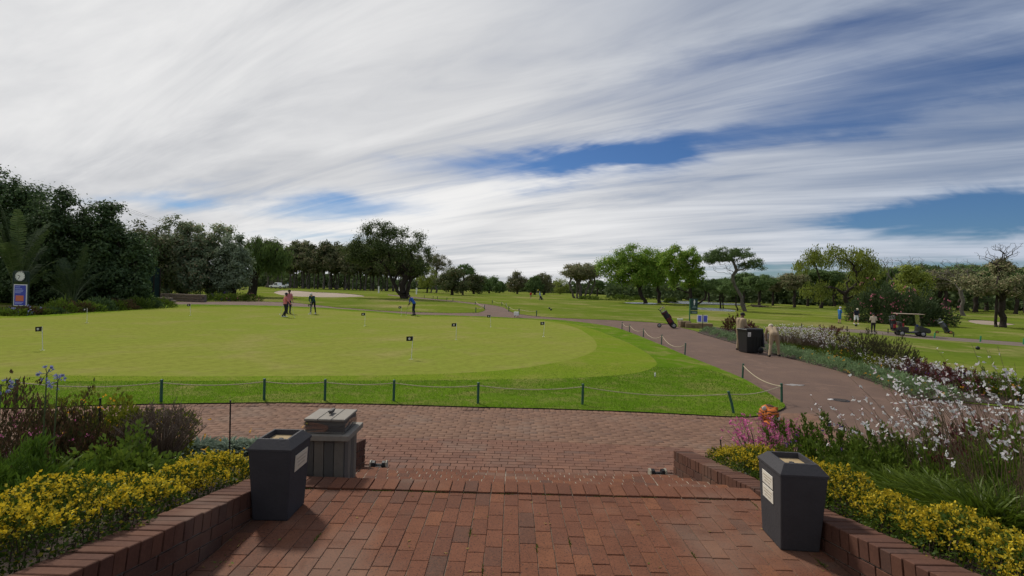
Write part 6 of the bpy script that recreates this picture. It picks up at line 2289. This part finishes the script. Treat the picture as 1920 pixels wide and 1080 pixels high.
def person(label, loc, rz, hgt, shirt, legs, skin, shoes, bend=0, arms='down', stance='stand', long_sleeve=False, shorts=False, hair=None, hat=None, voxel=.022, head_pitch=0, loose=1.0, group=None, head_turn=0., socks=None):
    b = R(bend)
    piv = (0, 0, .95)
    up = lambda p: vr(p, b, piv)
    bones = []      # (a, b, ra, rb, region)

    def bone(a, c, ra, rc, reg):
        bones.append((Vector(a), Vector(c), ra, rc, reg))
    lo = loose
    for s in (-1, 1):
        bone((s * .055, 0, .95), up((s * .045, 0, 1.12)), .115 * lo, .105 * lo, 'torso')
        bone(up((s * .045, 0, 1.12)), up((s * .085, .005, 1.36)), .105 * lo, .102 * lo, 'torso')
        bone(up((s * .06, 0, 1.40)), up((s * .165, 0, 1.415)), .062 * lo, .058 * lo, 'torso')
    nb = up((0, 0, 1.42)); hc = up((0, .015, 1.615))
    hp = R(head_pitch)
    hc = vr(hc, hp, nb)
    bone(nb, hc, .055, .050, 'neck')
    axis = (hc - nb).normalized()
    fw = vr(Vector((0, 1, 0)), b + hp, (0, 0, 0)); fw.normalize()
    fw = Matrix.Rotation(head_turn, 3, axis) @ fw
    bone(hc - axis * .035 + fw * .012, hc + axis * .035 - fw * .008, .079, .092, 'head')
    bone(hc - axis * .06 + fw * .035, hc - axis * .01 + fw * .055, .048, .045, 'head')
    bone(hc - axis * .008 + fw * .088, hc - axis * .025 + fw * .105, .012, .015, 'head')
    rt = fw.cross(axis)
    for s in (-1, 1):
        bone(hc + rt * s * .088, hc + rt * s * .094 + axis * .02, .018, .020, 'head')
    hands = []
    for s in (-1, 1):
        sh = up((s * .185, 0, 1.40))
        if arms == 'down':
            el, wr = sh + Vector((s * .06, -.03, -.28)), sh + Vector((s * .08, .04, -.53))
        elif arms == 'putt':
            el, wr = Vector((s * .19, sh.y + .07, sh.z - .26)), Vector((s * .025, sh.y + .16, sh.z - .47))
        elif arms == 'reach':
            el, wr = Vector((s * .24, sh.y + .05, sh.z - .26)), Vector((s * .18, sh.y + .18, sh.z - .48))
        elif arms == 'fold':
            el, wr = sh + Vector((s * .07, .02, -.27)), Vector((-s * .02, .26, 1.22))
        elif arms == 'front':
            el, wr = sh + Vector((s * .05, .04, -.27)), Vector((s * .07, .30, 1.16))
        elif arms == 'lean':
            el, wr = (sh + Vector((.10, .10, -.24)), sh + Vector((.16, .28, -.46))) if s > 0 else (sh + Vector((-.10, -.10, -.22)), Vector((-.16, .06, 1.0)))
        elif arms == 'out':
            el, wr = (sh + Vector((.16, .10, -.22)), sh + Vector((.30, .20, -.40))) if s > 0 else (sh + Vector((-.06, -.02, -.28)), sh + Vector((-.07, .06, -.52)))
        elif arms == 'push':
            el, wr = sh + Vector((s * .05, .06, -.27)), sh + Vector((s * .02, .33, -.36))
        bone(sh, el, .056 * lo, .046 * lo, 'uparm')
        bone(el, wr, .042 * (lo if long_sleeve else 1), .031 * (lo if long_sleeve else 1), 'forearm')
        hd = (wr - el).normalized()
        bone(wr, wr + hd * .075, .028, .034, 'hand')
        hands.append((wr + hd * .06, hd, s))
        # legs
        hip = Vector((s * .085, 0, .91))
        if stance == 'stand':
            kn, an = Vector((s * .10, .02, .50)), Vector((s * .11, -.02, .09))
        elif stance == 'wide':
            kn, an = Vector((s * .15, .05, .50)), Vector((s * .19, -.02, .09))
        elif stance == 'cross':
            kn, an = (Vector((.10, .02, .50)), Vector((.08, -.02, .09))) if s > 0 else (Vector((-.04, .06, .50)), Vector((.20, -.20, .11)))
        elif stance == 'stride':
            kn, an = (Vector((.10, .10, .51)), Vector((.10, .16, .09))) if s > 0 else (Vector((-.10, -.04, .50)), Vector((-.12, -.24, .12)))
        elif stance == 'lunge':
            kn, an = (Vector((.18, .12, .50)), Vector((.24, .20, .09))) if s > 0 else (Vector((-.13, .02, .50)), Vector((-.20, -.14, .09)))
        bone(hip, kn, .092 * lo, (.072 if shorts else .064) * lo, 'thigh')
        bone(kn, an, (.056 if shorts else .060 * lo), (.040 if shorts else .050 * lo), 'shin')
        bone(an - Vector((0, .05, .035)), an + Vector((s * .01, .16, -.05)), .045, .038, 'foot')
    mb = MB()
    for a, c, ra, rc, _ in bones:
        d = c - a
        pts, rr = [], []
        n = 4
        dn = d.normalized() if d.length > 1e-6 else Vector((0, 0, 1))
        for i in range(4):
            q = -PI / 2 + PI / 2 * i / 3
            pts.append(a + dn * (math.sin(q) * ra)); rr.append(max(.002, math.cos(q) * ra))
        for i in range(1, 5):
            q = PI / 2 * (i - 1) / 3
            pts.append(c + dn * (math.sin(q) * rc)); rr.append(max(.002, math.cos(q) * rc))
        mb.tube(pts, rr, 10)
    me = bpy.data.meshes.new('person_raw')
    me.from_pydata(mb.v, [], mb.f)
    tmp = bpy.data.objects.new('person_raw', me)
    COL.objects.link(tmp)
    rm = tmp.modifiers.new('r', 'REMESH'); rm.mode = 'VOXEL'; rm.voxel_size = voxel
    sm_ = tmp.modifiers.new('s', 'SMOOTH'); sm_.iterations = 2; sm_.factor = .5
    dg = bpy.context.evaluated_depsgraph_get()
    body = bpy.data.meshes.new_from_object(tmp.evaluated_get(dg))
    bpy.data.objects.remove(tmp)
    vs = [tuple(v.co) for v in body.vertices]; fs = [tuple(p.vertices) for p in body.polygons]
    nb_ = len(fs)
    C = np.array([np.mean([vs[i] for i in f], 0) for f in fs])
    best = np.full(len(C), 1e9); reg = np.zeros(len(C), int)
    names = ['torso', 'neck', 'head', 'uparm', 'forearm', 'hand', 'thigh', 'shin', 'foot']
    for a, c, ra, rc, rg in bones:
        a_, d_ = np.array(a), np.array(c - a)
        t = np.clip(((C - a_) @ d_) / max(1e-9, d_ @ d_), 0, 1)
        dist = np.linalg.norm(C - (a_ + t[:, None] * d_), axis=1) - (ra + (rc - ra) * t)
        k = dist < best
        best[k] = dist[k]; reg[k] = names.index(rg)
    # five fingers on each hand, curled
    fm = MB()
    for (p, hd, s) in hands:
        side = hd.cross(Vector((0, 0, 1)))
        if side.length < .2:
            side = Vector((1, 0, 0))
        side.normalize()
        cur = side.cross(hd).normalized()
        if cur.y < 0 and arms != 'down':
            cur = -cur
        for i, L_ in enumerate((.062, .070, .066, .052)):
            o = p + side * ((i - 1.5) * .017)
            fm.tube([o, o + hd * L_ * .55 + cur * .008, o + hd * L_ * .8 + cur * .034], [.0095, .0085, .0065], 6)
        th = p - hd * .035 + side * (.034 * -s)
        fm.tube([th, th + hd * .03 + side * (-s * .022), th + hd * .055 + side * (-s * .018) + cur * .02], [.011, .010, .007], 6)
    off = len(vs)
    vs += fm.v; fs += [tuple(off + i for i in f) for f in fm.f]
    me = bpy.data.meshes.new('person')
    me.from_pydata(vs, [], fs)
    mats = [shirt, legs, skin, shoes, socks or skin]
    for m_ in mats:
        me.materials.append(m_)
    mp = {'torso': 0, 'neck': 2, 'head': 2, 'uparm': 0, 'forearm': 0 if long_sleeve else 2, 'hand': 2, 'thigh': 1, 'shin': 4 if shorts else 1, 'foot': 3}
    mi = np.array([mp[names[r]] for r in reg] + [2] * (len(fs) - nb_), np.int32)
    low = np.array([c[2] for c in C])
    tor = (reg == 0) & (low < .93)
    mi[:nb_][tor] = 1
    me.polygons.foreach_set('material_index', mi)
    me.polygons.foreach_set('use_smooth', np.ones(len(fs), bool))
    o = link('person', me)
    o.location = loc
    o.rotation_euler = (0, 0, rz)
    s_ = hgt / 1.74
    o.scale = (s_, s_, s_)
    tag(o, label, 'person', group)
    M = Matrix((rt, fw, axis)).transposed()
    if hair:
        MB().ell(hc + axis * .03 - fw * .022, (.098, .104, .098), 12, 8, M).build('hair', hair, o, True)
    if hat:
        hm = MB().ell(hc + axis * .045 - fw * .010, (.104, .112, .088), 12, 8, M)
        c = hc + axis * .055 + fw * .10
        hm.ell(c, (.07, .07, .012), 10, 4, M)
        hm.build('cap', hat, o, True)
    return o


def club(label, loc, rz, top, foot, head_dir=1):
    t = thing('golf_club', label, 'golf club', loc, rz)
    MB().tube([top, foot], [.011, .008], 6).build('shaft', CHROME, t)
    d = (Vector(top) - Vector(foot)).normalized()
    MB().tube([Vector(top), Vector(top) - d * .26], [.014, .013], 6).build('grip', BLACK, t)
    MB().box((foot[0] + .045 * head_dir, foot[1], foot[2] + .012), (.12, .03, .03)).build('head', WHITE, t, bevel=.006)


CL = cloth
PINK = CL('salmon', (.56, .17, .17)); PINK2 = CL('dusty_pink', (.50, .16, .20)); BLK = CL('black', (.013, .013, .016)); NAVY = CL('navy', (.012, .015, .035))
TEAL = CL('dark_teal', (.012, .045, .065)); BLUE = CL('royal_blue', (.015, .075, .36)); KHAKI = CL('khaki', (.30, .225, .145)); BEIGE = CL('beige', (.52, .44, .34))
WHT = CL('white', (.70, .71, .74)); SHOE_W = CL('shoe_white', (.62, .62, .60)); SHOE_B = CL('shoe_black', (.014, .013, .012)); GREYH = CL('grey_hair', (.50, .48, .46)); DKH = CL('dark_hair', (.012, .010, .009))
MBLUE = CL('mid_blue', (.03, .14, .36)); LBLUE = CL('light_blue', (.08, .30, .62)); REDC = CL('red', (.40, .03, .03)); STRAWH = CL('straw_hat', (.55, .48, .38)); GREYP = CL('grey_trousers', (.06, .065, .075))
up3 = Vector((0, 0, .03))
p = at(534, 595.6) + up3
person('person in a salmon top and black trousers, legs crossed, leaning on a putter', p, R(-55), 1.66, PINK, BLK, SKIN_B, SHOE_W, bend=4, arms='lean', stance='cross', long_sleeve=True, hat=NAVY, loose=1.06, head_turn=.5)
club('putter under the hand of the salmon topped person on the green', p, R(-55), (.36, .30, .90), (.52, .50, .0))
p = at(541, 589.2) + up3
person('person in dusty pink standing just behind the salmon topped golfer', p, R(-130), 1.80, PINK2, NAVY, SKIN_B, SHOE_B, bend=3, arms='out', stance='stand', long_sleeve=True, hair=DKH)
club('golf club in the right hand of the person in dusty pink', p, R(-130), (.50, .22, .98), (.80, .42, .0))
p = at(587, 589.3) + up3
person('golfer in dark teal bending over his putt, facing the steps', p, R(176), 1.72, TEAL, BLK, SKIN_A, SHOE_W, bend=34, arms='putt', stance='wide', long_sleeve=True, hair=GREYH, head_pitch=14)
club('putter of the golfer in dark teal', p, R(176), (.0, .47, .92), (.02, .52, .0))
p = at(776, 592.5) + up3
person('golfer in a royal blue shirt putting at the back of the green', p, R(82), 1.76, BLUE, NAVY, SKIN_B, SHOE_B, bend=34, arms='putt', stance='wide', hat=BLK, head_pitch=12)
club('putter of the golfer in the royal blue shirt', p, R(82), (.0, .47, .92), (.02, .66, .0))
b = at(995, 561)
person('far golfer in a red shirt standing by the yellow flag', b, R(10), 1.72, REDC, KHAKI, SKIN_A, SHOE_W, voxel=.04, hair=DKH, shorts=True)
b = at(1012.5, 562)
person('far golfer in light blue pushing a dark trolley', b, R(60), 1.76, LBLUE, GREYP, SKIN_A, SHOE_W, voxel=.04, arms='push', stance='stride', hat=WHT, bend=8)
t = trolley('far dark golf trolley beside the golfer in light blue', 1014.5, 562.8, R(40), BAGB, BAGG, CHROME)
b = at(868, 553)
person('far golfer in a black shirt and pale trousers on the left fairway', b, R(160), 1.76, BLK, WHT, SKIN_A, SHOE_W, voxel=.045, arms='down', stance='stand', hat=STRAWH)
b = atD(536, 148)
person('far person in white beside the pickup truck, left one', b, R(150), 1.72, WHT, NAVY, SKIN_B, SHOE_B, voxel=.05, long_sleeve=True, hair=DKH)
b = atD(539.5, 147)
person('far person in white beside the pickup truck, right one', b, R(210), 1.76, WHT, GREYP, SKIN_B, SHOE_B, voxel=.05, long_sleeve=True, hat=LBLUE)
b = at(1574, 606.5)
person('golfer in blue shirt and blue shorts with a pale cap', b, R(-80), 1.76, MBLUE, MBLUE, SKIN_A, SHOE_B, arms='front', stance='stand', shorts=True, hat=WHT, voxel=.025, head_pitch=12, loose=1.08)
b = at(1605, 608)
person('golfer in a navy top and white shorts looking down', b, R(172), 1.74, NAVY, WHT, SKIN_A, SHOE_W, bend=8, arms='down', stance='wide', shorts=True, hat=STRAWH, voxel=.025, head_pitch=28, loose=1.15)
b = at(1637, 625.5)
person('golfer in a beige jersey and black trousers with folded arms, back turned', b, R(-18), 1.74, BEIGE, BLK, SKIN_A, SHOE_W, arms='fold', stance='stand', long_sleeve=True, hat=BLK, voxel=.025)
p = at(1387, 657)
person('gardener in khaki overalls and a dark cap standing behind the wheeled bin', p, R(-62), 1.78, KHAKI, KHAKI, SKIN_B, SHOE_B, bend=4, arms='push', stance='stand', long_sleeve=True, hat=BLK, loose=1.18, head_pitch=18)
p = at(1451, 669)
person('gardener in khaki bending down into the flowers', p, R(-14), 1.76, KHAKI, KHAKI, SKIN_B, SHOE_B, bend=62, arms='reach', stance='lunge', long_sleeve=True, hat=STRAWH, loose=1.15, head_pitch=10)
# distant hole flag
b = at(1007, 556)
t = thing('hole_flag', 'far yellow hole flag between the red and the light blue golfer', 'flag', b)
MB().tube([(0, 0, 0), (0, 0, 2.2)], .03, 6).build('pole', POLE_W, t)
MB().box((.24, 0, 1.98), (.48, .03, .36)).build('cloth', M_plain('flag_yellow', (.62, .48, .05), .7), t)


# ------------------------------------------------------------------ plush tiger
def plush_tiger():
    mt, N, L, o = newmat('tiger_fur')
    c = coords(N)
    wv = N.new('ShaderNodeTexWave'); wv.inputs['Scale'].default_value = 4.5; wv.inputs['Distortion'].default_value = 9.; wv.inputs['Detail'].default_value = 3.
    wv.bands_direction = 'Z'
    L.new(c, wv.inputs[0])
    n = nz(N, L, c, 60, 3)
    cc = mix(N, L, rng_(N, L, wv.outputs['Fac'], .26, .38), (.030, .014, .008), (.48, .13, .018))
    cc = mix(N, L, rng_(N, L, n, .4, .7, 0, .4), cc, (.22, .055, .012))
    p = N.new('ShaderNodeBsdfPrincipled'); L.new(cc, p.inputs['Base Color']); p.inputs['Roughness'].default_value = .95
    L.new(bump(N, L, n, .6, .01), p.inputs['Normal'])
    L.new(p.outputs[0], o.inputs[0])
    b = at(1441, 800)
    t = thing('plush_tiger', 'orange striped plush tiger sitting behind the pink flowers', 'toy', (b.x, b.y, b.z + .02), R(24), None, .86)
    WF = M_plain('white_plush', (.52, .48, .43), .95, bmp=.4)
    MB().ell((.05, .05, .22), (.20, .20, .22), 18, 12).build('body', mt, t, True)
    hd = MB().ell((-.06, -.12, .26), (.155, .14, .145), 16, 10).build('head', mt, t, True)
    MB().ell((-.17, -.02, .385), (.062, .028, .052), 10, 7).build('ear', WF, hd, True)
    MB().ell((.07, -.12, .38), (.045, .03, .045), 10, 7).build('ear', mt, hd, True)
    for s in (-1, 1):
        MB().ell((-.075 + s * .05, -.235, .20), (.055, .045, .042), 10, 7).build('muzzle', WF, hd, True)
        MB().ell((-.07 + s * .06, -.245, .285), (.014, .010, .015), 8, 6).build('eye', BLACK, hd, True)
        MB().ell((s * .15, -.12, .07), (.065, .15, .07), 10, 7).build('hind_leg', mt, t, True)
        MB().tube([(s * .12, -.06, .22), (s * .15, -.18, .12), (s * .14, -.23, .05)], [.05, .048, .055], 9).build('foreleg', mt, t, True)
    MB().ell((.07, -.16, .21), (.06, .05, .05), 8, 6).build('cheek', WF, hd, True)
    MB().ell((-.075, -.275, .225), (.020, .014, .015), 8, 6).build('nose', BLACK, hd, True)
    MB().tube([(.12, .20, .06), (.24, .24, .04), (.32, .16, .06), (.34, .06, .10)], [.03, .03, .028, .024], 8).build('tail', mt, t, True)


plush_tiger()


# ------------------------------------------------------------------ litter and moss on the paving
def litter():
    rng = np.random.default_rng(33)
    n = 150
    x = np.concatenate([rng.uniform(XL + .05, XR - .05, 70), XL + .03 + np.abs(rng.normal(size=40)) * .08, XR - .03 - np.abs(rng.normal(size=40)) * .08])
    y = rng.uniform(2.4, 4.0, n)
    P = np.column_stack([x, y, np.full(n, TZ + .006)])
    A = rng.normal(size=(n, 3)) * np.array([1, 1, .12])
    s = rng.uniform(.5, 1.3, n)
    V, F = leaf_quads(P, A, .022 * s, .013 * s, rng, .1, np.tile([0, 0, 1.], (n, 1)) + rng.normal(size=(n, 3)) * .2)
    tag(fast('fallen_leaves', V, F, M_leaf('leaf_litter', (.16, .10, .04), (.28, .20, .07), (.10, .13, .03), .1, .8, .1, 3., .3)), 'small fallen leaves scattered on the brick terrace', 'leaf litter', kind='stuff')
    m = 1500
    k = rng.integers(0, 26, m)
    cx = rng.uniform(XL, XR, 26); cy = np.where(np.arange(26) < 15, 4.064, rng.uniform(2.6, 4.0, 26))
    colw = (XR - XL) / 35
    cx = np.where(np.arange(26) < 15, cx, XL + np.round((cx - XL) / colw) * colw)
    px_ = cx[k] + rng.normal(size=m) * np.where(k < 15, .035, .004)
    py_ = cy[k] + rng.normal(size=m) * np.where(k < 15, .004, .03)
    P = np.column_stack([px_, py_, np.full(m, TZ - .006)])
    V, F = leaf_quads(P, rng.normal(size=(m, 3)) * .5 + np.array([0, 0, 1.]), .014 * rng.uniform(.5, 1.3, m), .006, rng, .1)
    tag(fast('joint_moss', V, F, M_leaf('leaf_moss', (.06, .085, .015), (.11, .13, .03), None, .2, .8, .1, 4.)), 'tufts of moss growing in the joints of the brick terrace', 'moss', kind='stuff')


litter()
